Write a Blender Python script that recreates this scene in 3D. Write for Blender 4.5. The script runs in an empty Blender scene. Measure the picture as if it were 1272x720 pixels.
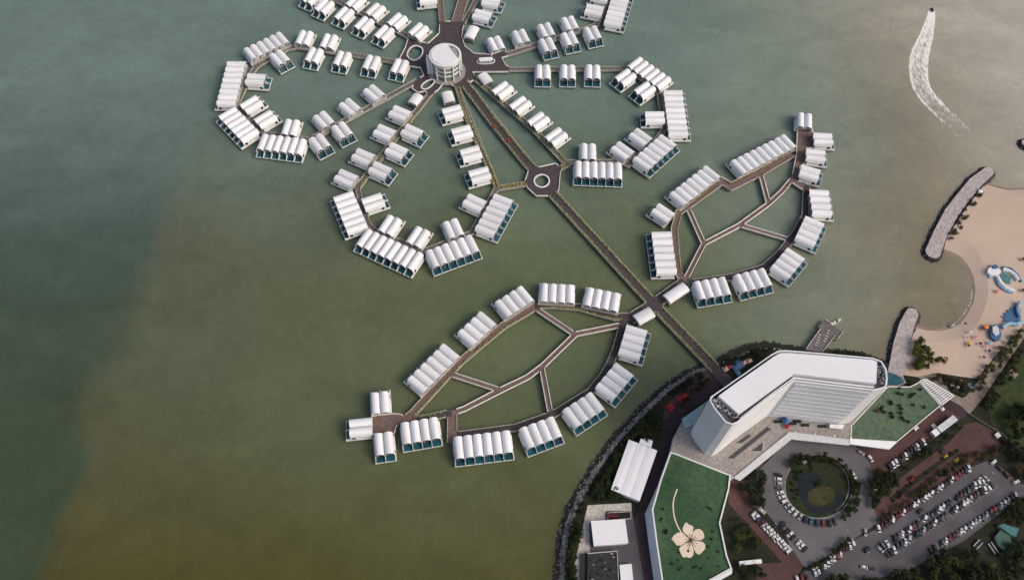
import bpy, bmesh, math, random
from mathutils import Vector, Matrix
from mathutils.geometry import tessellate_polygon

random.seed(11)
R = math.radians
C = bpy.context.scene.collection
SC = bpy.context.scene

# ------------------------------------------------------------------ survey
# The site plan was surveyed from the air: pixel readings of the aerial photograph are turned into
# metres on the level (z) on which each thing really stands.
F, TH, CAMZ = 1000.0, R(60.5), 527.0
DZ = 3.0      # deck level above the water
LZ = 2.5      # land level
PZ = 12.0     # podium roof level

def U(px, py, z=DZ):
    x, y = px - 636.0, py - 360.0
    d = F * math.sin(TH) + y * math.cos(TH)
    fw = F * math.cos(TH) - y * math.sin(TH)
    t = (CAMZ - z) / d
    return Vector((x * t, fw * t))

def V3(p, z): return Vector((p[0], p[1], z))

def zoomed(x0, y0):
    return lambda x, y: (x0 + x / 6.36, y0 + y / 6.36)

# ------------------------------------------------------------------ materials
def new_mat(name):
    m = bpy.data.materials.new(name); m.use_nodes = True
    nt = m.node_tree
    return m, nt, nt.nodes['Principled BSDF']

def mat(name, col, rough=0.7, var=0.12, scale=0.6, metal=0.0, spec=0.3, detail=3.0, col2=None, sharp=False, bump=0.0, scale2=None):
    """base colour varied by object-space noise (weathering, stains)."""
    m, nt, b = new_mat(name)
    L = nt.links
    b.inputs['Roughness'].default_value = rough
    b.inputs['Metallic'].default_value = metal
    b.inputs['Specular IOR Level'].default_value = spec
    tc = nt.nodes.new('ShaderNodeTexCoord')
    geo = nt.nodes.new('ShaderNodeNewGeometry')
    n = nt.nodes.new('ShaderNodeTexNoise'); n.inputs['Scale'].default_value = scale; n.inputs['Detail'].default_value = detail
    L.new(geo.outputs['Position'], n.inputs['Vector'])
    r = nt.nodes.new('ShaderNodeValToRGB')
    c2 = col2 if col2 else tuple(min(1, c * (1 + var)) for c in col)
    c1 = tuple(c * (1 - var) for c in col) if not col2 else col
    lo, hi = (0.45, 0.55) if sharp else (0.3, 0.7)
    r.color_ramp.elements[0].position = lo; r.color_ramp.elements[0].color = (*c1, 1)
    r.color_ramp.elements[1].position = hi; r.color_ramp.elements[1].color = (*c2, 1)
    L.new(n.outputs['Fac'], r.inputs['Fac'])
    if scale2:
        n2 = nt.nodes.new('ShaderNodeTexNoise'); n2.inputs['Scale'].default_value = scale2; n2.inputs['Detail'].default_value = 4
        L.new(geo.outputs['Position'], n2.inputs['Vector'])
        mr = nt.nodes.new('ShaderNodeMapRange'); mr.inputs['From Min'].default_value = .3; mr.inputs['From Max'].default_value = .7
        mr.inputs['To Min'].default_value = .75; mr.inputs['To Max'].default_value = 1.2
        L.new(n2.outputs['Fac'], mr.inputs['Value'])
        mx = nt.nodes.new('ShaderNodeMix'); mx.data_type = 'RGBA'; mx.blend_type = 'MULTIPLY'; mx.inputs[0].default_value = 1
        L.new(r.outputs['Color'], mx.inputs[6]); L.new(mr.outputs['Result'], mx.inputs[7])
        L.new(mx.outputs[2], b.inputs['Base Color'])
    else:
        L.new(r.outputs['Color'], b.inputs['Base Color'])
    if bump:
        bp = nt.nodes.new('ShaderNodeBump'); bp.inputs['Strength'].default_value = bump
        L.new(n.outputs['Fac'], bp.inputs['Height']); L.new(bp.outputs['Normal'], b.inputs['Normal'])
    return m

def leaf_mat(name, col):
    m, nt, b = new_mat(name); L = nt.links
    b.inputs['Roughness'].default_value = .75
    b.inputs['Specular IOR Level'].default_value = .15
    geo = nt.nodes.new('ShaderNodeNewGeometry'); oi = nt.nodes.new('ShaderNodeObjectInfo')
    ad = nt.nodes.new('ShaderNodeMath'); ad.operation = 'ADD'
    ml = nt.nodes.new('ShaderNodeMath'); ml.operation = 'MULTIPLY'; ml.inputs[1].default_value = .6
    L.new(oi.outputs['Random'], ml.inputs[0]); L.new(geo.outputs['Random Per Island'], ad.inputs[0]); L.new(ml.outputs[0], ad.inputs[1])
    mr = nt.nodes.new('ShaderNodeMapRange'); mr.inputs['From Max'].default_value = 1.6
    L.new(ad.outputs[0], mr.inputs['Value'])
    r = nt.nodes.new('ShaderNodeValToRGB')
    r.color_ramp.elements[0].color = (col[0] * .55, col[1] * .6, col[2] * .6, 1)
    r.color_ramp.elements[1].color = (min(1, col[0] * 1.7), min(1, col[1] * 1.5), col[2] * 1.3, 1)
    L.new(mr.outputs['Result'], r.inputs['Fac']); L.new(r.outputs['Color'], b.inputs['Base Color'])
    return m

M = {}
def roof_material():
    m, nt, b = new_mat('white membrane'); L = nt.links
    b.inputs['Roughness'].default_value = .55; b.inputs['Specular IOR Level'].default_value = .3
    tc = nt.nodes.new('ShaderNodeTexCoord'); oi = nt.nodes.new('ShaderNodeObjectInfo')
    mp = nt.nodes.new('ShaderNodeMapping'); mp.inputs['Scale'].default_value = (1.6, .07, 1.2)
    L.new(tc.outputs['Object'], mp.inputs['Vector'])
    of = nt.nodes.new('ShaderNodeVectorMath'); of.operation = 'ADD'; L.new(mp.outputs[0], of.inputs[0])
    sc = nt.nodes.new('ShaderNodeMath'); sc.operation = 'MULTIPLY'; sc.inputs[1].default_value = 50; L.new(oi.outputs['Random'], sc.inputs[0])
    L.new(sc.outputs[0], of.inputs[1])
    n = nt.nodes.new('ShaderNodeTexNoise'); n.inputs['Scale'].default_value = 1.0; n.inputs['Detail'].default_value = 4
    L.new(of.outputs[0], n.inputs['Vector'])
    r = nt.nodes.new('ShaderNodeValToRGB')
    r.color_ramp.elements[0].position = .28; r.color_ramp.elements[0].color = (.70, .705, .715, 1)
    r.color_ramp.elements[1].position = .6; r.color_ramp.elements[1].color = (.86, .86, .87, 1)
    L.new(n.outputs['Fac'], r.inputs['Fac'])
    mr = nt.nodes.new('ShaderNodeMapRange'); mr.inputs['To Min'].default_value = .9; mr.inputs['To Max'].default_value = 1.02
    L.new(oi.outputs['Random'], mr.inputs['Value'])
    mx = nt.nodes.new('ShaderNodeMix'); mx.data_type = 'RGBA'; mx.blend_type = 'MULTIPLY'; mx.inputs[0].default_value = 1
    L.new(r.outputs['Color'], mx.inputs[6]); L.new(mr.outputs['Result'], mx.inputs[7]); L.new(mx.outputs[2], b.inputs['Base Color'])
    return m
M['roof'] = roof_material()
M['roof2'] = mat('white sheet roof', (.74, .745, .765), .5, .05, .05, spec=.3, col2=(.79, .80, .82))
M['white'] = mat('white paint', (.74, .74, .73), .55, .06, .5)
M['cream'] = mat('cream concrete rail', (.76, .71, .65), .7, .1, .5)
M['rail'] = mat('weathered concrete rail', (.50, .46, .37), .75, .15, .5, scale2=1.2)
M['wall'] = mat('villa wall', (.62, .64, .64), .6, .06, .8)
M['deckp'] = mat('purple grey paving', (.072, .058, .064), .8, .22, .35, scale2=1.5)
M['deckr'] = mat('brown red paving', (.175, .122, .108), .8, .2, .3, scale2=1.5)
M['deckg'] = mat('grey boards', (.150, .132, .132), .8, .25, .5, scale2=1.7)
M['fascia'] = mat('deck edge', (.42, .40, .38), .8, .2, .4)
M['pile'] = mat('concrete pile', (.2, .19, .17), .85, .2, .5)
M['glass'] = mat('dark blue glass', (.015, .04, .055), .12, .3, .5, spec=.5)
M['pool'] = mat('teal pool water', (.008, .038, .058), .08, .3, .11, spec=.5, col2=(.020, .120, .150))
M['teal'] = mat('teal tiles', (.07, .20, .23), .4, .2, .6)
M['dark'] = mat('dark opening', (.012, .012, .014), .6, .2, .5)
M['asphalt'] = mat('asphalt', (.096, .090, .098), .85, .2, .06, detail=8)
M['brick'] = mat('red brick paving', (.088, .046, .042), .85, .2, .1, scale2=.8)
M['brickdark'] = mat('dark brick paving', (.05, .032, .036), .85, .2, .12, scale2=.8)
M['land'] = mat('dark earth and low green', (.013, .018, .009), .95, .3, .06, col2=(.032, .030, .018), scale2=.5)
M['grass'] = mat('lawn', (.014, .023, .009), .95, .3, .05, col2=(.026, .036, .014), scale2=.4)
M['grassy'] = mat('yellow lawn', (.046, .047, .018), .95, .25, .15, scale2=.6)
M['field'] = mat('sports field turf', (.028, .048, .014), .95, .3, .03, col2=(.045, .062, .02), scale2=.3)
M['turf1'] = mat('roof turf', (.026, .066, .030), .9, .2, .045, col2=(.056, .114, .054), scale2=.35)
M['turf2'] = mat('faded roof turf', (.07, .115, .07), .9, .2, .05, col2=(.105, .15, .095), scale2=.35)
M['beige'] = mat('beige concrete', (.30, .27, .25), .85, .1, .08, scale2=.5)
M['yard'] = mat('pale yard concrete', (.50, .47, .42), .85, .1, .08, scale2=.5)
M['sand'] = mat('beach sand', (.49, .375, .30), .95, .12, .025, col2=(.56, .44, .355))
M['wet'] = mat('wet sand', (.27, .20, .145), .7, .15, .08, spec=.4)
M['gravel'] = mat('pale gravel', (.42, .37, .36), .95, .25, .5, scale2=1.4)
M['gravel2'] = mat('pale broken stone', (.14, .13, .125), .95, .3, .5, col2=(.36, .34, .325), scale2=1.2)
M['rock'] = mat('dark rock', (.045, .04, .042), .9, .3, .4)
M['rockg'] = mat('grey rock', (.25, .225, .21), .9, .3, .4)
M['tan'] = mat('tan path', (.26, .215, .175), .9, .12, .1, scale2=.6)
M['flower'] = mat('cream painted emblem', (.72, .60, .47), .7, .05, .3)
M['brown'] = mat('brown lines', (.10, .05, .035), .8, .1, .5)
M['hgrey'] = mat('hotel grey panel', (.74, .755, .79), .6, .05, .08)
M['hwhite'] = mat('hotel white render', (.80, .81, .825), .6, .04, .05)
M['painted_shade'] = mat('dark roof gutter', (.11, .11, .12), .7, .2, .4)
M['slot'] = mat('dark skylight', (.055, .055, .062), .4, .2, .4)
M['drive'] = mat('worn asphalt', (.125, .118, .128), .85, .16, .05, detail=8)
M['mech'] = mat('plant grey', (.30, .29, .28), .6, .3, .6)
M['darkroof'] = mat('black weathered roof', (.035, .035, .034), .9, .4, .8, scale2=2.)
M['foam'] = mat('foam', (.8, .8, .78), .8, .05, .5)
M['trunk'] = mat('bark', (.09, .065, .045), .9, .3, 1.)
M['tyre'] = mat('tyre', (.02, .02, .02), .9, .1, 1.)
M['carglass'] = mat('car glass', (.015, .018, .022), .15, .2, 1., spec=.5)
M['metal'] = mat('galvanised metal', (.45, .46, .47), .45, .1, 1.)
M['greywhite'] = mat('faded white sheet', (.55, .56, .58), .6, .08, .4)
M['ivory'] = mat('ivory cloth', (.7, .64, .55), .7, .05, .5)
for n_, c_ in dict(red=(.42, .025, .03), blue=(.02, .10, .30), navy=(.02, .03, .08), orange=(.7, .22, .06), pink=(.65, .25, .22),
                   yellow=(.55, .36, .04), tealroof=(.05, .17, .17), skyblue=(.22, .38, .5), salmon=(.72, .48, .40),
                   pondw=(.012, .016, .018), maroon=(.12, .012, .02), bluetile=(.05, .13, .26)).items():
    M[n_] = mat(n_ + ' paint', c_, .55, .15, .5)
M['pondw'].node_tree.nodes['Principled BSDF'].inputs['Roughness'].default_value = .1
LEAF = [leaf_mat('leaves dark', (.022, .036, .016)), leaf_mat('leaves deep', (.032, .046, .018)),
        leaf_mat('leaves olive', (.075, .080, .026)), leaf_mat('leaves brownish', (.07, .056, .034)),
        leaf_mat('leaves bright', (.085, .115, .026))]
HEDGE = leaf_mat('hedge leaves', (.25, .255, .10))

# ------------------------------------------------------------------ mesh builder
class MB:
    def __init__(s): s.v = []; s.f = []; s.mi = []; s.sm = []
    def add(s, vs, fs, mi=0, sm=False):
        o = len(s.v); s.v += [tuple(v) for v in vs]
        for f in fs: s.f.append([i + o for i in f]); s.mi.append(mi); s.sm.append(sm)
    def box(s, x0, x1, y0, y1, z0, z1, mi=0):
        s.add([(x0, y0, z0), (x1, y0, z0), (x1, y1, z0), (x0, y1, z0), (x0, y0, z1), (x1, y0, z1), (x1, y1, z1), (x0, y1, z1)],
              [(0, 3, 2, 1), (4, 5, 6, 7), (0, 1, 5, 4), (1, 2, 6, 5), (2, 3, 7, 6), (3, 0, 4, 7)], mi)
    def prism(s, poly, z0, z1, mi_top=0, mi_side=0, bottom=True, holes=(), low=None):
        """poly: list of 2D points; optional holes; 'low' an outline of the same length for the foot."""
        loops = [list(map(Vector, poly))] + [list(map(Vector, h)) for h in holes]
        flat = [p for l in loops for p in l]
        tri = tessellate_polygon([[V3(p, 0) for p in l] for l in loops])
        def up(t):
            a, b, c = (flat[i] for i in t)
            return t if (b - a).cross(c - a) > 0 else (t[0], t[2], t[1])
        tri = [tuple(up(t)) for t in tri]
        s.add([V3(p, z1) for p in flat], tri, mi_top)
        if z0 is None: return
        if bottom and not low: s.add([V3(p, z0) for p in flat], [t[::-1] for t in tri], mi_side)
        for k, l in enumerate(loops):
            n = len(l); foot = list(map(Vector, low)) if (low and k == 0) else l
            area = sum(l[i].cross(l[(i + 1) % n]) for i in range(n))
            ccw = (area > 0) == (k == 0)
            vs = [V3(p, z0) for p in foot] + [V3(p, z1) for p in l]
            fs = [(i, (i + 1) % n, (i + 1) % n + n, i + n) for i in range(n)]
            if not ccw: fs = [f[::-1] for f in fs]
            s.add(vs, fs, mi_side)
    def beam(s, a, b, w, z0, z1, mi=0):
        a, b = Vector(a[:2]), Vector(b[:2]); d = b - a
        if d.length < 1e-4: return
        n = Vector((-d.y, d.x)).normalized() * w / 2
        s.prism([a + n, a - n, b - n, b + n], z0, z1, mi, mi)
    def tube(s, a, b, r0, r1, k=8, mi=0, caps=True):
        a, b = Vector(a), Vector(b); d = (b - a).normalized()
        u = d.orthogonal().normalized(); w = d.cross(u)
        vs = []
        for p, r in ((a, r0), (b, r1)):
            for i in range(k):
                t = 2 * math.pi * i / k; vs.append(p + u * math.cos(t) * r + w * math.sin(t) * r)
        fs = [(i, (i + 1) % k, (i + 1) % k + k, i + k) for i in range(k)]
        if caps: fs += [tuple(range(k))[::-1], tuple(range(k, 2 * k))]
        s.add(vs, fs, mi, False)
    def mesh(s, name, mats):
        me = bpy.data.meshes.new(name); me.from_pydata(s.v, [], s.f)
        for m in mats: me.materials.append(m)
        me.polygons.foreach_set('material_index', s.mi)
        me.polygons.foreach_set('use_smooth', s.sm)
        me.update(); return me

def link(name, data, parent=None, loc=None, rz=None):
    o = bpy.data.objects.new(name, data); C.objects.link(o)
    if parent: o.parent = parent
    if loc is not None: o.location = loc
    if rz is not None: o.rotation_euler.z = rz
    return o

def obj(name, mb, mats, parent=None):
    if not isinstance(mats, (list, tuple)): mats = [mats]
    return link(name, mb.mesh(name, mats), parent)

def tag(o, label=None, cat=None, group=None, kind=None):
    if label: o['label'] = label
    if cat: o['category'] = cat
    if group: o['group'] = group
    if kind: o['kind'] = kind
    return o

def thing(name, label, cat, loc=(0, 0, 0), rz=0, group=None):
    o = link(name, None, None, loc, rz)
    o.empty_display_size = 2
    return tag(o, label, cat, group)

ORD = ['', 'first', 'second', 'third', 'fourth', 'fifth', 'sixth', 'seventh', 'eighth', 'ninth', 'tenth', 'eleventh', 'twelfth',
       'thirteenth', 'fourteenth', 'fifteenth', 'sixteenth', 'seventeenth', 'eighteenth', 'nineteenth', 'twentieth']
ORD += ['twenty-' + x for x in ORD[1:10]] + ['thirtieth'] + ['thirty-' + x for x in ORD[1:10]]
NUM = {2: 'two', 4: 'four', 6: 'six', 7: 'seven', 8: 'eight', 9: 'nine', 1: 'one'}

# ------------------------------------------------------------------ camera, light, world
cam = bpy.data.cameras.new('Camera'); co = link('Camera', cam)
co.location = (0, 0, CAMZ); co.rotation_euler = (R(90) - TH, 0, 0)
cam.sensor_width = 36; cam.lens = 36 * F / 1272.0
cam.clip_start = 1; cam.clip_end = 20000
SC.camera = co

SUN_AZ, SUN_EL = R(112), R(42)      # azimuth clockwise from +Y
sd = Vector((math.sin(SUN_AZ) * math.cos(SUN_EL), math.cos(SUN_AZ) * math.cos(SUN_EL), math.sin(SUN_EL)))
sl = bpy.data.lights.new('Sun', 'SUN'); so = link('Sun', sl)
sl.energy = 1.0; sl.angle = R(22); sl.color = (1, .93, .84)
so.rotation_euler = sd.to_track_quat('Z', 'Y').to_euler(); so.location = (0, 0, 900)
w = bpy.data.worlds.new('World'); SC.world = w; w.use_nodes = True
nt = w.node_tree; bg = nt.nodes['Background']
sky = nt.nodes.new('ShaderNodeTexSky'); sky.sky_type = 'NISHITA'; sky.sun_disc = False
sky.sun_elevation = SUN_EL; sky.sun_rotation = SUN_AZ; sky.dust_density = 6.0; sky.air_density = 1.0; sky.ozone_density = 1.0
nt.links.new(sky.outputs[0], bg.inputs['Color']); bg.inputs['Strength'].default_value = 0.15
SC.view_settings.view_transform = 'Standard'; SC.view_settings.look = 'None'
SC.view_settings.exposure = -0.13; SC.view_settings.gamma = 1; SC.view_settings.use_curve_mapping = False
try:
    SC.cycles.use_denoising = True; SC.cycles.max_bounces = 6; SC.cycles.transparent_max_bounces = 8
except Exception: pass

# ------------------------------------------------------------------ sea
def water_material():
    m, nt, b = new_mat('turbid sea water'); L = nt.links
    geo = nt.nodes.new('ShaderNodeNewGeometry')
    def noise(scale, detail=4, dist=0.0, vec=None):
        n = nt.nodes.new('ShaderNodeTexNoise'); n.inputs['Scale'].default_value = scale; n.inputs['Detail'].default_value = detail
        n.inputs['Distortion'].default_value = dist
        L.new(vec or geo.outputs['Position'], n.inputs['Vector']); return n
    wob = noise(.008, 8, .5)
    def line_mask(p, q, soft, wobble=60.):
        """0 on the left of p->q, 1 on its right, with a wandering edge (drifting silt; at the top right also painted sky brightness)."""
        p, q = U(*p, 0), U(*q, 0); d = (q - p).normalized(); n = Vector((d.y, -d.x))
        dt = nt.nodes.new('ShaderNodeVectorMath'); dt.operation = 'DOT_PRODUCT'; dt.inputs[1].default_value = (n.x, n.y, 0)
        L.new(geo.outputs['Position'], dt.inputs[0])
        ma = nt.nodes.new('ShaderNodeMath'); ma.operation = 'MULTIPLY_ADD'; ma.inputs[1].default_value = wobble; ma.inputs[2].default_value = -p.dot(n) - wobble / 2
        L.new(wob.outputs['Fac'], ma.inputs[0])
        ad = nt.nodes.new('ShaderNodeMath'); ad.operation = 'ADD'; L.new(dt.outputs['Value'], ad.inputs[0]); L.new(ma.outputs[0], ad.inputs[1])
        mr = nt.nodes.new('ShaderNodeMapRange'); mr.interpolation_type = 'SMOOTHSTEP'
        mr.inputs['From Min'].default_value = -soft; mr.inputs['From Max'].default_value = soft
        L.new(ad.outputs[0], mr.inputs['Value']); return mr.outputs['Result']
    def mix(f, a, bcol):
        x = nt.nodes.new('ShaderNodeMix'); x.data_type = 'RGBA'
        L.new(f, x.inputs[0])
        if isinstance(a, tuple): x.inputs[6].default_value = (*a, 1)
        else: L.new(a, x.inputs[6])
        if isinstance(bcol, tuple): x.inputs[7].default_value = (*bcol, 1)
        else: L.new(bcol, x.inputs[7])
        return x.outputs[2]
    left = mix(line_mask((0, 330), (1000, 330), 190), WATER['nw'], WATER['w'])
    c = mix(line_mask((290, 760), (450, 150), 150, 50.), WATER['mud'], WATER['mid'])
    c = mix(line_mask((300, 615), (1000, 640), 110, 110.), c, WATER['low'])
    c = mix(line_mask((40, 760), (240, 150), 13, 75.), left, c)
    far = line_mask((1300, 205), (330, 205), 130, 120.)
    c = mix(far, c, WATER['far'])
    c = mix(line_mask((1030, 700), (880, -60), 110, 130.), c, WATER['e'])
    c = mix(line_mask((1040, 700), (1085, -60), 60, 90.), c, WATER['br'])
    c = mix(line_mask((1340, 400), (1050, -60), 115, 90.), c, WATER['ne'])  # pale silt plus sky brightness painted into the top right colour
    st = nt.nodes.new('ShaderNodeMapping'); st.inputs['Scale'].default_value = (.016, .03, .03); st.inputs['Rotation'].default_value = (0, 0, R(55))
    L.new(geo.outputs['Position'], st.inputs['Vector'])
    n2 = noise(1.0, 6, .6, st.outputs[0])
    mr = nt.nodes.new('ShaderNodeMapRange'); mr.inputs['From Min'].default_value = .3; mr.inputs['From Max'].default_value = .7
    mr.inputs['To Min'].default_value = .89; mr.inputs['To Max'].default_value = 1.10
    L.new(n2.outputs['Fac'], mr.inputs['Value'])
    x = nt.nodes.new('ShaderNodeMix'); x.data_type = 'RGBA'; x.blend_type = 'MULTIPLY'; x.inputs[0].default_value = 1
    L.new(c, x.inputs[6]); L.new(mr.outputs['Result'], x.inputs[7])
    L.new(x.outputs[2], b.inputs['Base Color'])
    n3 = noise(.09, 8, 1.2)
    mr3 = nt.nodes.new('ShaderNodeMapRange'); mr3.inputs['From Min'].default_value = .25; mr3.inputs['From Max'].default_value = .75
    mr3.inputs['To Min'].default_value = .91; mr3.inputs['To Max'].default_value = 1.09; L.new(n3.outputs['Fac'], mr3.inputs['Value'])
    x3 = nt.nodes.new('ShaderNodeMix'); x3.data_type = 'RGBA'; x3.blend_type = 'MULTIPLY'; x3.inputs[0].default_value = 1
    L.new(x.outputs[2], x3.inputs[6]); L.new(mr3.outputs['Result'], x3.inputs[7]); L.new(x3.outputs[2], b.inputs['Base Color'])
    b.inputs['Roughness'].default_value = .22; b.inputs['IOR'].default_value = 1.33
    wv = noise(.35, 3, .3); bp = nt.nodes.new('ShaderNodeBump'); bp.inputs['Strength'].default_value = .5; bp.inputs['Distance'].default_value = .6
    L.new(wv.outputs['Fac'], bp.inputs['Height']); L.new(bp.outputs['Normal'], b.inputs['Normal'])
    return m
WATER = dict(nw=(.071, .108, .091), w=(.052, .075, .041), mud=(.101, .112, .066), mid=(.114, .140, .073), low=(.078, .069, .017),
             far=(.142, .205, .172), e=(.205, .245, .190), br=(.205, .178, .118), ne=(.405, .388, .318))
sea = MB(); S = 6000
sea.add([(-S, -S, 0), (S, -S, 0), (S, S, 0), (-S, S, 0)], [(0, 1, 2, 3)])
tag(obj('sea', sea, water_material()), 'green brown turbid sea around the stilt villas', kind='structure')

# ------------------------------------------------------------------ villas
UNIT = {}
def villa_meshes(p, Lh):
    key = (p, Lh)
    if key in UNIT: return UNIT[key]
    r = p / 2 - .10; h = Lh / 2
    sp, cr = 3.7, 7.3
    N = 14
    # barrel roof shell with thickness, springing line brought down at the back
    mb = MB(); prof = []
    for i in range(N + 1):
        t = math.pi * i / N
        prof.append((-r * math.cos(t), sp + (cr - sp) * math.sin(t) ** .85))
    inn = [(x * .955, sp + (z - sp) * .955) for x, z in prof]
    vs = []; fs = []
    for y in (-h, h):
        vs += [(x, y, z) for x, z in prof] + [(x, y, z) for x, z in inn]
    n = N + 1
    for i in range(N):
        fs.append((i, i + 2 * n, i + 1 + 2 * n, i + 1))
        fs.append((n + i, n + i + 1, 3 * n + i + 1, 3 * n + i))
    nsm = len(fs)
    mb.add(vs, fs, 0, True)
    rim = []
    for i in range(N):
        rim.append((i, i + 1, n + i + 1, n + i)); rim.append((2 * n + i, 3 * n + i, 3 * n + i + 1, 2 * n + i + 1))
    rim += [(0, n, 3 * n, 2 * n), (N, 2 * n + N, 3 * n + N, n + N)]
    mb.add(vs, rim, 0, False)
    roof = mb.mesh('vault_roof', [M['roof']])
    # arch wall: front glass recessed, back wall
    mb = MB()
    arch = [(-r * .95, 0)] + [(x, z) for x, z in inn] + [(r * .95, 0)]
    k = len(arch)
    mb.add([(x, h - 1.5, z) for x, z in arch], [tuple(range(k))[::-1]], 0)
    for xx in (-r * .33, r * .33): mb.box(xx - .07, xx + .07, h - 1.5, h - 1.4, .01, 6.2, 1)
    mb.box(-r * .95, r * .95, h - 1.49, h - 1.38, 3.2, 3.45, 1)
    front = mb.mesh('glass_front', [M['glass'], M['white']])
    mb = MB()
    mb.add([(x, -h + 4.0, z) for x, z in arch], [tuple(range(k))], 0)
    mb.box(-.55, .55, -h + 3.9, -h + 3.98, .05, 2.2, 1)
    back = mb.mesh('back_wall', [M['wall'], M['glass']])
    mb = MB()
    mb.box(-r + .32, r - .32, h - 1.3, h + 2.7, .05, .16, 0)
    mb.box(-r + .15, -r + .3, h - 1.3, h + 2.85, .04, .3, 1); mb.box(r - .3, r - .15, h - 1.3, h + 2.85, .04, .3, 1)
    mb.box(-r + .3, r - .3, h + 2.72, h + 2.85, .04, .3, 1)
    pool = mb.mesh('pool', [M['pool'], M['teal']])
    mb = MB()
    mb.box(-.12, .12, -h + 3.9, h, .02, sp + .1, 0)
    mb.box(-.11, .11, h + .002, h + 1.6, .02, 2.9, 0); mb.box(-.13, .13, h + 1.602, h + 3.7, .02, 1.7, 0)
    fin = mb.mesh('partition_wall', [M['white']])
    mb = MB()
    mb.box(-.16, .16, -h + 1.5, h, .02, sp + .15, 0); mb.box(-.42, .42, h - 3.4, h - 1.5, 1.2, 3.4, 1); mb.box(-.7, .7, -h + 1.5, h - 4.2, .02, .6, 0)
    mb.box(-.13, .13, h + .002, h + 3.4, .02, 1.15, 0)
    side = mb.mesh('side_wall', [M['white'], M['dark']])
    UNIT[key] = (roof, front, back, pool, fin, side); return UNIT[key]
PLAT = {}
def platform(n, p, Lh):
    k = (n, p, Lh)
    if k in PLAT: return PLAT[k]
    W = n * p / 2 + .5; h = Lh / 2; mb = MB()
    mb.box(-W, W, -h + .6, h + 3.1, -.7, 0, 0)
    mb.box(-W - .25, W + .25, h + 3.12, h + 3.32, -.75, .2, 1)
    for sx in (-1, 1): mb.box(sx * (W + .1) - .09, sx * (W + .1) + .09, -h + .7, h + 3.1, -.72, .1, 1)
    nx = max(2, n + 1)
    for i in range(nx):
        x = -W + .8 + (2 * W - 1.6) * i / (nx - 1)
        for y in (-h + 1.5, 0, h - 1, h + 2.6): mb.tube((x, y, -.5), (x, y, -5), .32, .32, 6, 2)
    PLAT[k] = mb.mesh('platform', [M['fascia'], M['white'], M['pile']]); return PLAT[k]
VPOS = []
def villa(px, py, dx, dy, n, desc, leaf=False, p=None, group=None):
    Lh = 15.3 if leaf else 16.2
    p = p or (6.45 if (leaf or n > 2) else 6.65)
    z = DZ + 5.6
    c = U(px, py, z); e = U(px + dx * .05, py + dy * .05, z) - c
    a = math.atan2(e.y, e.x) - math.pi / 2
    label = f'white {NUM[n]}-vault villa {desc}'
    for a_, b_ in (('from the round tower', 'from the tower'), ('cut off by the top edge', 'at the top edge'), ('on the', 'on'), ('inside the', 'inside'), ('below the', 'below'), ('above the', 'above'), ('of the', 'of')):
        if len(label.replace('-', ' ').split()) > 15: label = label.replace(a_, b_)
    t = thing('water_villa', label, 'villa', (c.x, c.y, DZ), a, group or 'vaulted villas on stilts over the sea')
    roof, front, back, pool, fin, side = villa_meshes(p, Lh)
    link('platform', platform(n, p, Lh), t)
    for i in range(n):
        x = (i - (n - 1) / 2) * p
        for nm, me in (('vault_roof', roof), ('glass_front', front), ('back_wall', back), ('pool', pool)):
            link(nm, me, t, (x, 0, 0))
    for i in range(n + 1):
        x = (i - n / 2) * p
        if i in (0, n): link('side_wall', side, t, (x + (.06 if i == n else -.06), 0, 0))
        else: link('partition_wall', fin, t, (x, 0, 0))
    VPOS.append(c)

zA, zB, zC, zD = zoomed(250, 0), zoomed(250, 100), zoomed(400, 0), zoomed(400, 90)
zE, zF, zG, zH = zoomed(400, 180), zoomed(400, 250), zoomed(520, 220), zoomed(520, 0)
zI, zJ2, zJ3, zJ4 = zoomed(560, 90), zoomed(680, 0), zoomed(680, 60), zoomed(680, 140)
zK5, zK6, zK7, zK8, zK9 = zoomed(780, 130), zoomed(880, 130), zoomed(780, 230), zoomed(880, 220), zoomed(780, 310)
zM2, zM3, zN4, zN5, zO6 = zoomed(640, 300), zoomed(500, 340), zoomed(420, 420), zoomed(420, 480), zoomed(540, 480)
zP7, zQ8, zQ1, zQ2, zQ3 = zoomed(660, 400), zoomed(760, 360), zoomed(680, 440), zoomed(680, 540), zoomed(680, 607)
zR5, zR6, zR7, zW7, zT8 = zoomed(840, 420), zoomed(980, 420), zoomed(840, 520), zoomed(860, 607), zoomed(980, 520)
zS3, zS4, zS5, zY6, zY7, zV8 = zoomed(1072, 190), zoomed(1072, 290), zoomed(1072, 370), zoomed(1072, 450), zoomed(1072, 540), zoomed(1072, 607)

def run(zz, items, dx, dy, n, fmt, **k):
    for i, (x, y) in enumerate(items): villa(*zz(x, y), dx, dy, n, fmt.format(ORD[i + 1]), **k)
# upper left petal
run(zC, [(487, 262), (328, 192), (170, 115), (13, 50)], -85, 87, 2, 'on the near side of the upper left petal, {} from the round tower')
run(zC, [(757, 243), (590, 165), (418, 85), (262, 15)], 85, -78, 2, 'on the far side of the upper left petal, {} from the round tower')
villa(*zA(862, -22), -80, 80, 2, 'cut off by the top edge, farthest left of the top row')
villa(*zC(838, -14), -100, 10, 2, 'at the top edge, left of the two road bridges')
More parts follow.
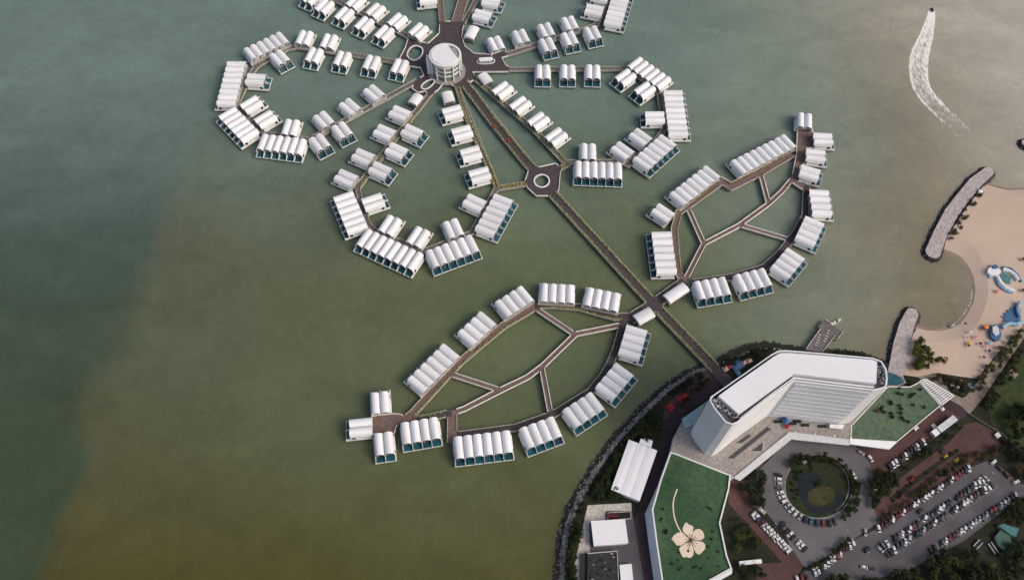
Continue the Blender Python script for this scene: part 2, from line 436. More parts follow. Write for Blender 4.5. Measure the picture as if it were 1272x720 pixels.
# left petal
run(zC, [(608, 530), (385, 500), (155, 468)], -48, 102, 2, 'below the upper arm of the left petal, {} from the round tower')
villa(*zA(885, 440), -55, 105, 2, 'below the upper arm of the left petal, fourth from the round tower')
villa(*zA(1003, 330), 45, -100, 2, 'above the upper arm of the left petal, right one of two')
villa(*zA(810, 302), 45, -100, 2, 'above the upper arm of the left petal, left one of two')
villa(*zA(515, 368), -70, -85, 6, 'on the outer rim at the top of the left petal')
villa(*zA(622, 462), 80, 88, 2, 'inside the left petal, uppermost of the inner ones')
villa(288, 103, -150, -2, 8, 'on the outer rim at the left tip of the left petal')
villa(*zA(432, 625), 150, 10, 2, 'inside the left petal beside the long eight-vault row')
villa(*zB(292, 345), -140, 85, 6, 'on the lower left rim of the left petal')
villa(*zB(392, 187), 125, -75, 2, 'inside the left petal above the lower left rim, upper of two')
villa(*zB(505, 303), 125, -75, 2, 'inside the left petal above the lower left rim, lower of two')
villa(*zB(632, 508), -50, 130, 6, 'on the bottom rim of the left petal')
villa(*zB(702, 375), 40, -120, 2, 'inside the left petal behind the bottom rim row')
villa(*zB(935, 495), 85, 112, 2, 'below the lower arm of the left petal, nearest the petal tip')
villa(*zB(1112, 400), 85, 112, 2, 'below the lower arm of the left petal, nearest the round tower')
run(zD, [(412, 165), (222, 275)], -92, -80, 2, 'above the lower arm of the left petal, {} from the round tower')
villa(*zB(968, 315), -80, -88, 2, 'above the lower arm of the left petal, third from the round tower')
# lower petal
run(zD, [(618, 325), (497, 475), (328, 667), (192, 834)], -128, -55, 2, 'on the left side of the lower petal arm, {} from the round tower')
run(zD, [(715, 475), (592, 622), (462, 773)], 150, 68, 2, 'on the right side of the lower petal arm, {} from the round tower')
villa(*zE(222, 528), -150, 52, 6, 'on the left rim of the lower petal')
villa(*zE(403, 447), 150, -50, 2, 'inside the lower petal beside its left rim row')
villa(*zF(530, 380), -95, 135, 8, 'on the bottom left rim of the lower petal')
villa(*zF(533, 190), 75, -112, 2, 'inside the lower petal above the eight-vault row, left of two')
villa(*zF(755, 282), 75, -112, 2, 'inside the lower petal above the eight-vault row, right of two')
villa(*zF(1030, 398), 65, 135, 6, 'on the bottom right rim of the lower petal')
villa(*zF(1035, 220), -55, -122, 2, 'inside the lower petal above its bottom right rim row')
villa(*zG(600, 298), 155, 58, 6, 'on the right rim of the lower petal')
villa(*zG(445, 205), -135, -62, 2, 'inside the lower petal beside its right rim row')
run(zD, [(1030, 312), (1105, 472), (1175, 637), (1245, 805)], -150, 40, 2, 'left of the yellow edged path of the lower petal, {} from the tower')
# right petal
run(zI, [(405, 137), (545, 255), (688, 380), (828, 505)], 100, -72, 2, 'right of the lower arm of the right petal, {} from the round tower')
villa(*zJ4(400, 458), 0, 140, 6, 'on the bottom rim of the right petal, near the road ring')
villa(*zJ4(320, 312), 0, -120, 2, 'inside the right petal behind its bottom rim row')
villa(*zJ4(850, 315), 130, 92, 6, 'on the bottom right rim of the right petal')
villa(*zJ4(595, 303), -105, -75, 2, 'inside the right petal above its bottom right rim, left of two')
villa(*zJ4(738, 196), -105, -75, 2, 'inside the right petal above its bottom right rim, right of two')
villa(839, 140, 150, 0, 8, 'on the outer rim at the right tip of the right petal')
villa(*zJ3(848, 543), -150, 0, 2, 'inside the right petal beside the long eight-vault row')
villa(*zJ3(800, 195), 90, -70, 6, 'on the top right rim of the right petal')
villa(*zJ3(612, 228), -112, 80, 2, 'inside the right petal below its top right rim, left of two')
villa(*zJ3(765, 330), -112, 80, 2, 'inside the right petal below its top right rim, right of two')
for i, x in enumerate((674.2, 705.3, 736.3)): villa(x, 90.3, 0, 110, 2, f'below the level arm of the right petal, {ORD[i+1]} from the round tower')
# upper right petal
run(zH, [(612, 350), (808, 295), (1008, 243), (1195, 190)], -45, -93, 2, 'above the arm of the upper right petal, {} from the round tower')
villa(*zH(1020, 360), 48, 100, 2, 'below the arm of the upper right petal, first from the round tower')
villa(*zJ2(178, 312), 48, 100, 2, 'below the arm of the upper right petal, second from the round tower')
villa(*zJ2(358, 268), 48, 100, 2, 'below the arm of the upper right petal, third from the round tower')
villa(*zJ2(553, 72), 150, 28, 7, 'on the right rim of the upper right petal, cut by the top edge')
villa(*zJ2(372, 80), -140, -28, 2, 'inside the upper right petal beside its right rim row')
villa(*zJ2(418, -28), -140, -28, 2, 'inside the upper right petal, cut by the top edge')
villa(*zH(505, 122), 150, 38, 2, 'right of the top road bridges behind the barrel pavilion')
villa(*zH(575, 12), 150, 30, 2, 'right of the top road bridges at the top edge')
# upper leaf
LF = dict(leaf=True)
villa(863.5, 230.8, -105, -85, 7, 'on the upper left rim of the upper leaf', **LF)
villa(*zK6(437, 395), -85, -90, 9, 'on the top rim of the upper leaf, longest row', **LF)
villa(*zK7(278, 222), -118, -78, 2, 'at the left corner of the upper leaf', **LF)
villa(*zK7(283, 530), -150, 3, 6, 'on the left rim of the upper leaf beside the causeway', **LF)
villa(*zK9(665, 308), 45, 125, 4, 'on the bottom rim of the upper leaf, nearer the causeway', **LF)
villa(*zK9(988, 245), 60, 122, 4, 'on the bottom rim of the upper leaf, farther from the causeway', **LF)
villa(978.5, 327.5, 130, 85, 4, 'on the lower right curve of the upper leaf', **LF)
villa(*zK8(800, 428), 140, 60, 4, 'on the right rim of the upper leaf, below the red shelter row', **LF)
villa(*zK8(882, 200), 150, 8, 4, 'on the right rim of the upper leaf beside the red shelter', **LF)
villa(*zK6(760, 130), 0, -100, 2, 'at the very top of the upper leaf', **LF)
villa(*zK6(902, 268), 140, 8, 2, 'at the tip plaza of the upper leaf, farthest right', **LF)
villa(*zK6(845, 398), 140, 18, 2, 'at the tip plaza of the upper leaf, middle of the right side', **LF)
villa(*zK6(800, 538), 145, 42, 2, 'at the tip plaza of the upper leaf, lowest of the right side', **LF)
# lower leaf
villa(*zM3(885, 222), -85, -103, 4, 'on the upper left rim of the lower leaf, nearest the causeway', **LF)
villa(*zM3(590, 435), -103, -88, 4, 'on the upper left rim of the lower leaf, middle row', **LF)
villa(*zN4(755, 238), -105, -87, 6, 'on the upper left rim of the lower leaf', **LF)
villa(*zM2(330, 412), 5, -130, 4, 'on the top rim of the lower leaf, left of two', **LF)
villa(*zM2(683, 460), 25, -125, 4, 'on the top rim of the lower leaf, right of two', **LF)
villa(*zN5(330, 130), -8, -140, 2, 'above the red paved tip of the lower leaf', **LF)
villa(*zN5(180, 315), -150, 15, 2, 'left of the red paved tip of the lower leaf', **LF)
villa(*zN5(360, 452), 12, 150, 2, 'below the red paved tip of the lower leaf', **LF)
villa(*zN5(648, 350), 20, 152, 4, 'on the bottom rim of the lower leaf, nearest its tip', **LF)
villa(*zO6(380, 460), 18, 160, 6, 'on the bottom rim of the lower leaf', **LF)
villa(*zO6(835, 365), 66, 155, 4, 'on the bottom rim of the lower leaf, right of the six-vault row', **LF)
villa(*zQ1(285, 440), 105, 138, 4, 'on the lower right curve of the lower leaf, lower of two', **LF)
villa(*zQ1(532, 214), 133, 98, 4, 'on the lower right curve of the lower leaf, upper of two', **LF)
villa(*zP7(803, 158), 163, 48, 4, 'on the right rim of the lower leaf below the crossing', **LF)

# ------------------------------------------------------------------ walkways
def miter_offset(pts, off, closed=False):
    n = len(pts); out = []
    for i, p in enumerate(pts):
        a = pts[i - 1] if (i or closed) else None
        b = pts[(i + 1) % n] if (i < n - 1 or closed) else None
        ds = []
        if a is not None: ds.append((p - a).normalized())
        if b is not None: ds.append((b - p).normalized())
        ns = [Vector((-d.y, d.x)) for d in ds]
        m = sum(ns, Vector((0, 0)))
        if m.length < 1e-6: m = ns[0]
        m.normalize(); k = max(.5, m.dot(ns[0]))
        out.append(p + m * off / k)
    return out
def seg_dist(p, a, b):
    d = b - a; L2 = d.length_squared
    t = 0 if L2 == 0 else max(0, min(1, (p - a).dot(d) / L2))
    return (p - a - d * t).length
def in_poly(p, poly):
    c = False; j = len(poly) - 1
    for i in range(len(poly)):
        a, b = poly[i], poly[j]
        if (a.y > p.y) != (b.y > p.y) and p.x < (b.x - a.x) * (p.y - a.y) / (b.y - a.y) + a.x: c = not c
        j = i
    return c
def resample(pts, step, closed=False):
    out = []; q = list(pts) + ([pts[0]] if closed else [])
    for a, b in zip(q, q[1:]):
        n = max(1, int((b - a).length / step))
        out += [a.lerp(b, i / n) for i in range(n)]
    out.append(q[-1]); return out
RIB = []      # (name, width, pts, material, hedge, label)
PLZ = []      # (outline, holes, material, label)
def rib(width, px, m, label, hedge=0, name='boardwalk'): RIB.append((name, width, [U(*p) for p in px], m, hedge, label))
def chaikin(h, n=2):
    for _ in range(n):
        h = [q for i in range(len(h)) for q in ((h[i][0] * .75 + h[(i + 1) % len(h)][0] * .25, h[i][1] * .75 + h[(i + 1) % len(h)][1] * .25), (h[i][0] * .25 + h[(i + 1) % len(h)][0] * .75, h[i][1] * .25 + h[(i + 1) % len(h)][1] * .75))]
    return h
def plz(px, m, label, holes=()):
    holes = [chaikin(h) for h in holes]
    PLZ.append(([U(*p) for p in px], [[U(*p) for p in h] for h in holes], m, label))

rib(8.6, [(682, 236), (812, 378), (908, 478)], 'deckp', 'dark paved main causeway from the shore to the road ring', 2, 'causeway')
rib(8.6, [(574, 100), (613, 152), (655, 203), (668, 216)], 'deckp', 'dark paved causeway between the road ring and the round tower', 2, 'causeway')
rib(5, [(568, 108), (577, 138), (590, 170), (611, 216), (618, 234), (657, 228)], 'deckg', 'path edged in yellow along the lower petal', 1)
rib(5, [(583, 92), (622, 126), (662, 160), (693, 192), (704, 205), (690, 212)], 'deckg', 'lower arm boardwalk of the right petal', 1)
rib(4.5, [(704, 201.5), (733, 200.5), (772, 200.5), (780, 205), (800, 187), (819, 170), (825.5, 160), (821, 132), (818, 112), (798, 96), (778, 84.5)], 'deckg', 'boardwalk round the rim of the right petal')
rib(5.2, [(782, 85.5), (700, 86), (610, 86.5), (586, 87)], 'deckg', 'level upper arm boardwalk of the right petal')
rib(5.2, [(606, 74), (640, 65), (668, 56), (700, 45), (726, 37), (741, 31), (748, 14), (757, -6), (766, -25)], 'deckg', 'arm boardwalk of the upper right petal')
rib(5.2, [(516, 50), (503, 43.5), (469, 27), (440, 12), (416, 0), (383, -16)], 'deckg', 'arm boardwalk of the upper left petal')
rib(5.5, [(551, 44), (548.5, 20), (545.5, -18)], 'deckr', 'narrow bridge leaving the top edge')
rib(9.5, [(566, 32), (573, 8), (581, -20)], 'deckr', 'wide bridge leaving the top edge')
rib(4.5, [(575, 30), (586, 12), (598, -12)], 'deckg', 'side boardwalk beside the wide top bridge')
rib(5.2, [(506, 79.5), (488, 76.5), (450, 69.5), (401, 63), (369, 58.5), (357, 60.5), (319, 82)], 'deckg', 'upper arm boardwalk of the left petal')
rib(4.6, [(322, 79), (313.5, 90), (302, 113), (294, 130), (312, 148), (329, 166), (356, 170), (382, 173.5), (392, 170)], 'deckg', 'boardwalk round the rim of the left petal')
rib(5.2, [(385, 173), (404, 164), (430, 149), (460, 133), (519, 100)], 'deckg', 'lower arm boardwalk of the left petal')
rib(5.2, [(541, 108), (524, 130), (508, 149), (488, 173), (465, 204), (444, 234)], 'deckg', 'left arm boardwalk of the lower petal', 1)
rib(4.4, [(443, 230), (448, 251), (457, 278), (466, 287), (497, 300), (527, 312), (556, 300), (586, 289), (598, 268), (608, 251), (617, 234)], 'deckg', 'boardwalk round the rim of the lower petal')
# upper leaf
rib(9, [(783, 396), (812, 378), (851, 350)], 'deckp', 'short paved crossing between the two leaves', 0, 'causeway')
rib(5.6, [(850, 352), (842, 338), (838.5, 310), (837.5, 285), (843, 264), (856, 255), (889, 231.5), (897, 225)], 'deckr', 'left rim boardwalk of the upper leaf', 1)
rib(7, [(893, 223), (908, 232), (945, 214), (965, 202), (984, 191)], 'deckr', 'top rim boardwalk of the upper leaf', 1)
rib(6, [(985, 221), (1002, 234), (1001.5, 250), (1000, 268), (989, 289), (980, 301), (968, 316), (949, 332.5), (912, 343.5), (862, 351)], 'deckp', 'right rim boardwalk of the upper leaf')
rib(4, [(856, 262), (874, 303)], 'deckr', 'short inner path at the left of the upper leaf')
rib(4, [(874, 303), (862, 326), (852, 346)], 'deckr', 'inner path of the upper leaf running to the crossing')
rib(4, [(874, 303), (918, 280), (954.5, 253.5), (971, 238), (985, 221)], 'deckr', 'long diagonal inner path of the upper leaf')
rib(4, [(944.5, 216), (948, 228), (954.5, 253)], 'deckr', 'short inner path at the top of the upper leaf')
rib(4, [(920, 280), (950, 289), (981, 298)], 'deckr', 'short inner path at the right of the upper leaf')
# lower leaf
rib(6, [(790, 392), (763, 394), (719, 381.5), (690, 379), (664, 379)], 'deckp', 'top rim boardwalk of the lower leaf', 1)
rib(6, [(668, 379), (656, 386.5), (626, 404), (600, 425), (571, 450), (540, 483), (511, 515), (498, 524)], 'deckr', 'upper left rim boardwalk of the lower leaf', 1)
rib(5.4, [(503, 522), (530, 519), (561, 512)], 'deckp', 'bottom rim boardwalk of the lower leaf near its tip', 1)
rib(7, [(561.5, 511), (562, 528), (561.5, 549)], 'deckr', 'short paved bridge at the bottom of the lower leaf')
rib(5.6, [(562, 541), (600, 536.5), (640, 531), (686, 515), (710, 501), (733, 486), (748, 468), (757, 453), (765, 434), (771, 412), (776, 398)], 'deckp', 'bottom and right rim boardwalk of the lower leaf')
rib(4, [(664, 382), (688, 398.5), (712, 414.5)], 'deckr', 'short inner path at the top of the lower leaf')
rib(4.2, [(773, 403.5), (715, 415), (674, 454.5), (655, 468.5), (618, 486), (577, 507.5), (561, 513)], 'deckr', 'long diagonal inner path of the lower leaf')
rib(4, [(561.5, 465), (590, 474.5), (620, 484)], 'deckr', 'short inner path at the left of the lower leaf')
rib(4, [(673, 456), (678, 485), (684, 514)], 'deckr', 'short inner path at the right of the lower leaf')
plz([(507, 47), (520, 52), (532, 54), (545, 42), (546, 27), (578, 27), (575, 38), (574, 46), (578, 58), (589, 66.5), (610, 68), (628, 62), (632, 70), (624, 72.5),
     (628, 81), (632, 83), (632, 90), (588, 90.5), (592, 98), (584, 103), (580, 100), (574, 108), (564, 108), (553, 102), (545, 112), (534, 120), (528, 114), (519, 116), (511, 110), (516, 101),
     (526, 94), (522, 85), (508, 83), (496, 73), (503, 60)], 'deckp', 'dark paved plaza around the round tower',
    holes=[[(506, 67.6), (510, 60), (516, 57), (525, 60.5), (524, 69), (516, 75.5), (508.5, 73)], [(523.4, 107.7), (529, 102), (538, 99), (540, 102), (532, 110), (526, 111)]])
plz([(652, 224), (655, 234), (666, 244), (681, 244), (694.5, 237), (696, 220), (697, 208), (690, 203), (672, 207), (657, 209)], 'deckp', 'road ring paved dark where the causeways meet',
    holes=[[(673 + 8.6 * math.cos(a * math.pi / 9), 225 + 7.2 * math.sin(a * math.pi / 9)) for a in range(18)]])
plz([(461.7, 516), (489, 513), (495.5, 513.5), (509, 517), (507, 522), (497, 525), (492.5, 530), (490, 539), (461.7, 539)], 'deckr', 'red paved plaza at the tip of the lower leaf')
plz([(990, 160), (1009.7, 161), (1012, 184), (1002, 185), (1000, 204), (994, 207), (992, 222), (1000, 230), (996, 236), (981, 226), (985, 212), (988.5, 192)], 'deckr', 'red paved plaza at the tip of the upper leaf')

def covered(p, skip, margin=.2):
    for j, (_, wd, pts, *_r) in enumerate(RIB):
        if ('r', j) == skip: continue
        if min(seg_dist(p, a, b) for a, b in zip(pts, pts[1:])) < wd / 2 - margin: return True
    for j, (o, hs, *_r) in enumerate(PLZ):
        if ('p', j) == skip: continue
        if in_poly(p, o) and not any(in_poly(p, h) for h in hs): return True
    return False
LANDTEST = []
def runs(edge, skip, closed=False):
    pts = resample(edge, 1.0, closed); out = []; cur = []
    for p in pts:
        if covered(p, skip) or any(in_poly(p, l) for l in LANDTEST):
            if len(cur) > 2: out.append(cur)
            cur = []
        else: cur.append(p)
    if len(cur) > 2: out.append(cur)
    return out
def thin(pts, tol=.08):
    out = [pts[0]]
    for i in range(1, len(pts) - 1):
        if abs((pts[i] - out[-1]).normalized().cross((pts[i + 1] - pts[i]).normalized())) > tol: out.append(pts[i])
    out.append(pts[-1]); return out
def railing(parent, rr, z, light=True):
    for run_ in rr:
        mb = MB(); t = thin(run_)
        L, Rr = miter_offset(t, .28), miter_offset(t, -.28)
        L2, R2 = miter_offset(t, .16), miter_offset(t, -.16)
        L3, R3 = miter_offset(t, .07), miter_offset(t, -.07)
        for i in range(len(t) - 1):
            for l, r_, z0, z1 in ((L, Rr, -.2, .42), (L2, R2, 1.0, 1.2)) if light else ((L2, R2, -.2, .36), (L3, R3, 1.02, 1.14)):
                q = [l[i], r_[i], r_[i + 1], l[i + 1]]
                vs = [V3(p, z + z0) for p in q] + [V3(p, z + z1) for p in q]
                mb.add(vs, [(0, 3, 2, 1), (4, 5, 6, 7), (0, 1, 5, 4), (1, 2, 6, 5), (2, 3, 7, 6), (3, 0, 4, 7)])
        pw = .16 if light else .30
        for p in run_[1::3]: mb.box(p.x - pw, p.x + pw, p.y - pw, p.y + pw, z + .3, z + 1.01)
        obj('railing', mb, M['cream'] if light else M['rail'], parent)
def leaf_quad(mb, p, s, up=.3, rnd=random):
    n = Vector((rnd.gauss(0, 1), rnd.gauss(0, 1), abs(rnd.gauss(0, 1)) + up)).normalized()
    u = n.orthogonal().normalized(); u.rotate(Matrix.Rotation(rnd.uniform(0, 6.28), 3, n)); w_ = n.cross(u)
    a = s * rnd.uniform(.6, 1.2); b = s * rnd.uniform(.5, 1.)
    mb.add([p - u * a, p + w_ * b * .9, p + u * a, p - w_ * b], [(0, 1, 2, 3)])
LOW_HEDGES = []
land_guard = [U(*p, LZ) for p in [(884, 462), (905, 440), (960, 470), (900, 520)]]
LANDTEST.append(land_guard)
for j, (nm, wd, pts, m, hedge, label) in enumerate(RIB):
    z = DZ - .004 * (j % 40)
    L, Rr = miter_offset(pts, wd / 2), miter_offset(pts, -wd / 2)
    mb = MB()
    for i in range(len(pts) - 1):
        q = [Rr[i], Rr[i + 1], L[i + 1], L[i]]
        vs = [V3(p, z) for p in q] + [V3(p, z - .9) for p in q]
        mb.add(vs, [(0, 1, 2, 3)], 0)
        mb.add(vs, [(4, 7, 6, 5), (0, 4, 5, 1), (2, 6, 7, 3)], 1)
        if i == 0: mb.add(vs, [(3, 7, 4, 0)], 1)
        if i == len(pts) - 2: mb.add(vs, [(1, 5, 6, 2)], 1)
    for p in resample(pts, 9)[1:-1]:
        mb.tube((p.x, p.y, z - .5), (p.x, p.y, -4), .5, .5, 6, 2)
    o = tag(obj(nm, mb, [M[m], M['fascia'], M['pile']]), label, kind='structure')
    rl = runs(miter_offset(pts, wd / 2 - .3), ('r', j)); rr = runs(miter_offset(pts, -wd / 2 + .3), ('r', j))
    railing(o, rl, DZ, wd < 4.3 or j in (17, 18)); railing(o, rr, DZ, wd < 4.3)
    if hedge:
        hb = MB(); rnd = random.Random(j)
        sides = [miter_offset(pts, wd / 2 - 1.2)] + ([miter_offset(pts, -wd / 2 + 1.2)] if hedge == 2 or j in (2, 3) else [])
        if hedge == 1 and j not in (2, 3): sides = [miter_offset(pts, wd / 2 - 1.0)]
        for e in sides:
            for r_ in runs(e, ('r', j)):
                for p in r_[::1]:
                    d = .5 + .5 * math.sin(p.x * .21 + p.y * .13 + j)
                    if rnd.random() < .05 + .3 * (1 - d): continue
                    for _ in range(7):
                        leaf_quad(hb, Vector((p.x + rnd.gauss(0, .35), p.y + rnd.gauss(0, .35), DZ + rnd.uniform(.15, 1.1))), .6, .7, rnd)
        if hb.v:
            tag(obj('hedge', hb, HEDGE), 'low yellow green planting along the ' + label.replace('dark paved ', ''), 'hedge', kind='stuff')
for j, (o_, hs, m, label) in enumerate(PLZ):
    mb = MB(); mb.prism(o_, DZ - .9, DZ + .004, 0, 1, True, hs)
    c = sum(o_, Vector((0, 0))) / len(o_)
    for p in o_: 
        q = p.lerp(c, .15); mb.tube((q.x, q.y, DZ - .5), (q.x, q.y, -4), .5, .5, 6, 2)
    o = tag(obj('plaza', mb, [M[m], M['fascia'], M['pile']]), label, kind='structure')
    area = sum(o_[i].cross(o_[(i + 1) % len(o_)]) for i in range(len(o_)))
    railing(o, runs(miter_offset(o_, .3 if area > 0 else -.3, True), ('p', j), True), DZ)
    for h in hs:
        area = sum(h[i].cross(h[(i + 1) % len(h)]) for i in range(len(h)))
        mb = MB(); inn = h; out = miter_offset(h, -1.1 if area > 0 else 1.1, True)
        n = len(h)
        for i in range(n):
            k = (i + 1) % n; q = [out[i], out[k], inn[k], inn[i]]
            vs = [V3(p, DZ - .3) for p in q] + [V3(p, DZ + .6) for p in q]
            mb.add(vs, [(4, 5, 6, 7), (0, 1, 5, 4), (2, 3, 7, 6)])
        obj('kerb_ring', mb, M['white'], o)

# ------------------------------------------------------------------ round tower
def ring(mb, r0, r1, z0, z1, mi=0, k=48, a0=0, a1=2 * math.pi):
    full = abs(a1 - a0 - 2 * math.pi) < 1e-6; n = k if full else k + 1
    vs = []
    for i in range(n):
        a = a0 + (a1 - a0) * i / k; c, s = math.cos(a), math.sin(a)
        vs += [(r0 * c, r0 * s, z0), (r1 * c, r1 * s, z0), (r1 * c, r1 * s, z1), (r0 * c, r0 * s, z1)]
    fs = []
    for i in range(k):
        a = 4 * i; b = 4 * ((i + 1) % n)
        for q in range(4): fs.append((a + q, a + (q + 1) % 4, b + (q + 1) % 4, b + q)[::-1])
    if not full: fs += [(0, 1, 2, 3), (4 * k + 3, 4 * k + 2, 4 * k + 1, 4 * k)]
    mb.add(vs, fs, mi)
def disc(mb, r, z0, z1, mi=0, k=48): mb.tube((0, 0, z0), (0, 0, z1), r, r, k, mi)
c = U(555, 89, DZ); TR = 13.4; TH_ = 19
t = thing('round_tower', 'white round tower with flat roof and glazed floors at the flower centre', 'tower', (c.x, c.y, DZ))
mb = MB(); disc(mb, TR + 3.2, .01, .5); obj('base', mb, M['beige'], t)
mb = MB(); disc(mb, TR - 1.4, .5, TH_ - .6, 0)
for zz in (5.2, 10, 14.6): ring(mb, TR - 1.5, TR - .9, zz, zz + 1.6, 1)
obj('glass_drum', mb, [mat('grey green glazing', (.16, .20, .19), .25, .25, .3, spec=.5), M['white']], t)
for k in range(11):
    a = 2 * math.pi * k / 11 + .1; mb = MB()
    mb.tube((math.cos(a) * (TR - .2), math.sin(a) * (TR - .2), .5), (math.cos(a) * (TR - .2), math.sin(a) * (TR - .2), TH_ - .3), .7, .7, 8); obj('column', mb, M['white'], t)
mb = MB(); ring(mb, TR - 1.3, TR + .5, TH_ - .9, TH_ + .9); obj('roof_rim', mb, M['white'], t)
mb = MB(); pts = []
for i in range(33):
    a = R(84) + R(252) * i / 32; pts.append(Vector((math.cos(a), math.sin(a))) * (TR - 1.35))
mb.prism(pts, TH_ - .5, TH_ + 1.6); obj('roof', mb, M['roof2'], t)
mb = MB()
for k in range(9):
    a = R(-12) + R(66) * k / 8; mb.beam(Vector((math.cos(a), math.sin(a))) * 9, Vector((math.cos(a), math.sin(a))) * (TR - 1.5), .5, TH_ - .5, TH_ - .1)
ring(mb, 8.8, 9.4, TH_ - .6, TH_ - .2, 0, 12, R(-15), R(57)); ring(mb, 10.6, 11.1, TH_ - .62, TH_ - .22, 0, 12, R(-15), R(57))
obj('roof_frame', mb, M['metal'], t)
mb = MB(); mb.box(-TR - 3.2, -TR + .8, -3.5, 3.5, .5, 16.5); obj('lift_shaft', mb, M['hgrey'], t)

# barrel pavilions on the walkways
def pavilion(px, py, dx, dy, wd, ln, label, flat=False):
    z = DZ + 4; c = U(px, py, z); e = U(px + dx * .05, py + dy * .05, z) - c
    t = thing('pavilion', label, 'pavilion', (c.x, c.y, DZ), math.atan2(e.y, e.x) - math.pi / 2, 'barrel roofed pavilions over the walkways')
    mb = MB(); N = 12; prof = [(-wd / 2 * math.cos(math.pi * i / N), 3 + 2.2 * math.sin(math.pi * i / N)) for i in range(N + 1)]
    h = ln / 2; vs = [(x, -h, z_) for x, z_ in prof] + [(x, h, z_) for x, z_ in prof]
    mb.add(vs, [(i, i + N + 1, i + N + 2, i + 1) for i in range(N)], 0, True)
    mb.add(vs, [tuple(range(N + 1)), tuple(range(N + 1, 2 * N + 2))[::-1]], 0)
    mb.box(-wd / 2, wd / 2, -h, h, 2.8, 2.99)
    obj('barrel_roof', mb, M['roof'], t)
    for sx in (-1, 1):
        for y in (-h + .5, 0, h - .5):
            mb = MB(); mb.tube((sx * (wd / 2 - .4), y, -.3), (sx * (wd / 2 - .4), y, 2.8), .22, .22, 8); obj('post', mb, M['white'], t)
    mb = MB(); mb.box(-wd / 2 + .1, wd / 2 - .1, -h + .1, h - .1, -.6, -.02)
    for sx in (-1, 1):
        for y in (-h + 1, h - 1): mb.tube((sx * (wd / 2 - .8), y, -.4), (sx * (wd / 2 - .8), y, -5), .35, .35, 6)
    obj('platform', mb, M['deckg'], t)
pavilion(*zC(1180, 255), -60, 115, 10, 15, 'white barrel roofed pavilion upper right of the round tower')
pavilion(*zD(737, 210), -60, 75, 9.5, 11, 'white barrel roofed pavilion below left of the round tower')
pavilion(*zD(995, 192), 25, 80, 10, 11, 'white barrel roofed pavilion just below the round tower')
pavilion(*zI(272, 45), 60, 75, 9.5, 11, 'white barrel roofed pavilion lower right of the round tower')
pavilion(*zK9(382, 338), -150, 100, 9, 19, 'long white barrel pavilion right of the leaf crossing')
pavilion(*zK9(128, 520), -110, 62, 9.5, 14, 'white barrel pavilion left of the leaf crossing')
c = U(603.5, 76.5, DZ)
t = thing('kiosk', 'long white roofed kiosk in an oval kerb right of the round tower', 'kiosk', (c.x, c.y, DZ), R(4))
mb = MB(); mb.box(-5.5, 5.5, -1.6, 1.6, .02, 2.6); obj('wall', mb, M['greywhite'], t)
mb = MB(); mb.box(-6, 6, -2.1, 2.1, 2.6, 2.95); mb.box(-5.6, 5.6, -.9, .9, 2.952, 3.3); obj('roof', mb, M['roof'], t)
mb = MB(); k = 28
for i in range(k):
    a, b = 2 * math.pi * i / k, 2 * math.pi * (i + 1) / k
    f_ = lambda a, rx, ry: Vector((rx * math.copysign(abs(math.cos(a)) ** .7, math.cos(a)), ry * math.copysign(abs(math.sin(a)) ** .7, math.sin(a))))
    q = [f_(a, 8.2, 3.6), f_(b, 8.2, 3.6), f_(b, 7.4, 3.0), f_(a, 7.4, 3.0)]
    vs = [V3(p, .01) for p in q] + [V3(p, .6) for p in q]
    mb.add(vs, [(4, 5, 6, 7), (0, 1, 5, 4), (2, 3, 7, 6)])
obj('kerb', mb, M['white'], t)


# ------------------------------------------------------------------ land
def UP(px, z=LZ): return [U(*p, z) for p in px]
coastW = [(690, 722), (692, 690), (696, 660), (704, 634), (716, 610), (736, 578), (757, 548), (790, 512), (824, 480), (855, 460), (876, 452)]
coastN = [(892, 446), (918, 433), (940, 427), (960, 427), (998, 434), (1022, 436), (1043, 436), (1068, 439), (1088, 445), (1103, 454)]
bay = [(1140, 400), (1151, 406), (1166, 407), (1180, 404), (1190, 399), (1198, 388), (1205.6, 375), (1207.5, 360), (1206, 347), (1201, 335), (1192, 324), (1182, 318), (1172, 315)]
bay2 = [(1226, 222), (1239, 229), (1254, 232), (1272, 231.5), (1300, 231), (1350, 236)]
W_, N_, B1, B2 = UP(coastW, 0.5), UP(coastN, 0.5), UP(bay, 0), UP(bay2, 0)
far_e = [Vector((2600, B2[-1].y + 60)), Vector((2600, -2600)), Vector((W_[0].x - 40, -2600))]
mb = MB()
W1 = [(1134, 401), (1151, 406.5), (1166, 407.5), (1180, 404.5), (1190, 399), (1198, 388), (1205.6, 375), (1207.5, 360), (1206, 347), (1201, 335), (1192, 324), (1182, 318), (1166, 312)]
I1 = [(1129, 425), (1150, 424), (1171, 425), (1191, 420), (1207, 411), (1218, 395), (1225, 378), (1228, 360), (1226, 342), (1220, 325), (1212, 309), (1199, 297), (1178, 292)]
W2 = [(1219, 226), (1228, 227.5), (1239, 231), (1254, 234), (1272, 233), (1300, 233), (1350, 238)]
I2 = [(1214, 240), (1228, 240), (1239, 243), (1254, 245), (1272, 244), (1300, 244), (1352, 249)]
bch_in = [U(*p, LZ) for p in [(1118, 440)] + I1 + [(1186, 280), (1202, 256)] + I2]
W_in = miter_offset(W_, -5.0)
outline = W_in + N_ + bch_in + far_e
mb.prism(outline, -4, LZ - .01)
tag(obj('ground', mb, M['land']), 'dark earth and low vegetation along the shore', kind='structure')
_si = [0]
def sheet(name, px, m, label, z=None, world=False):
    _si[0] += 1
    zz = z if z is not None else LZ + .004 * _si[0]
    mb = MB(); pl = px if world else [U(*p, zz) for p in px]
    mb.prism(pl, None, zz); 
    return tag(obj(name, mb, M[m] if isinstance(m, str) else m), label, kind='structure')
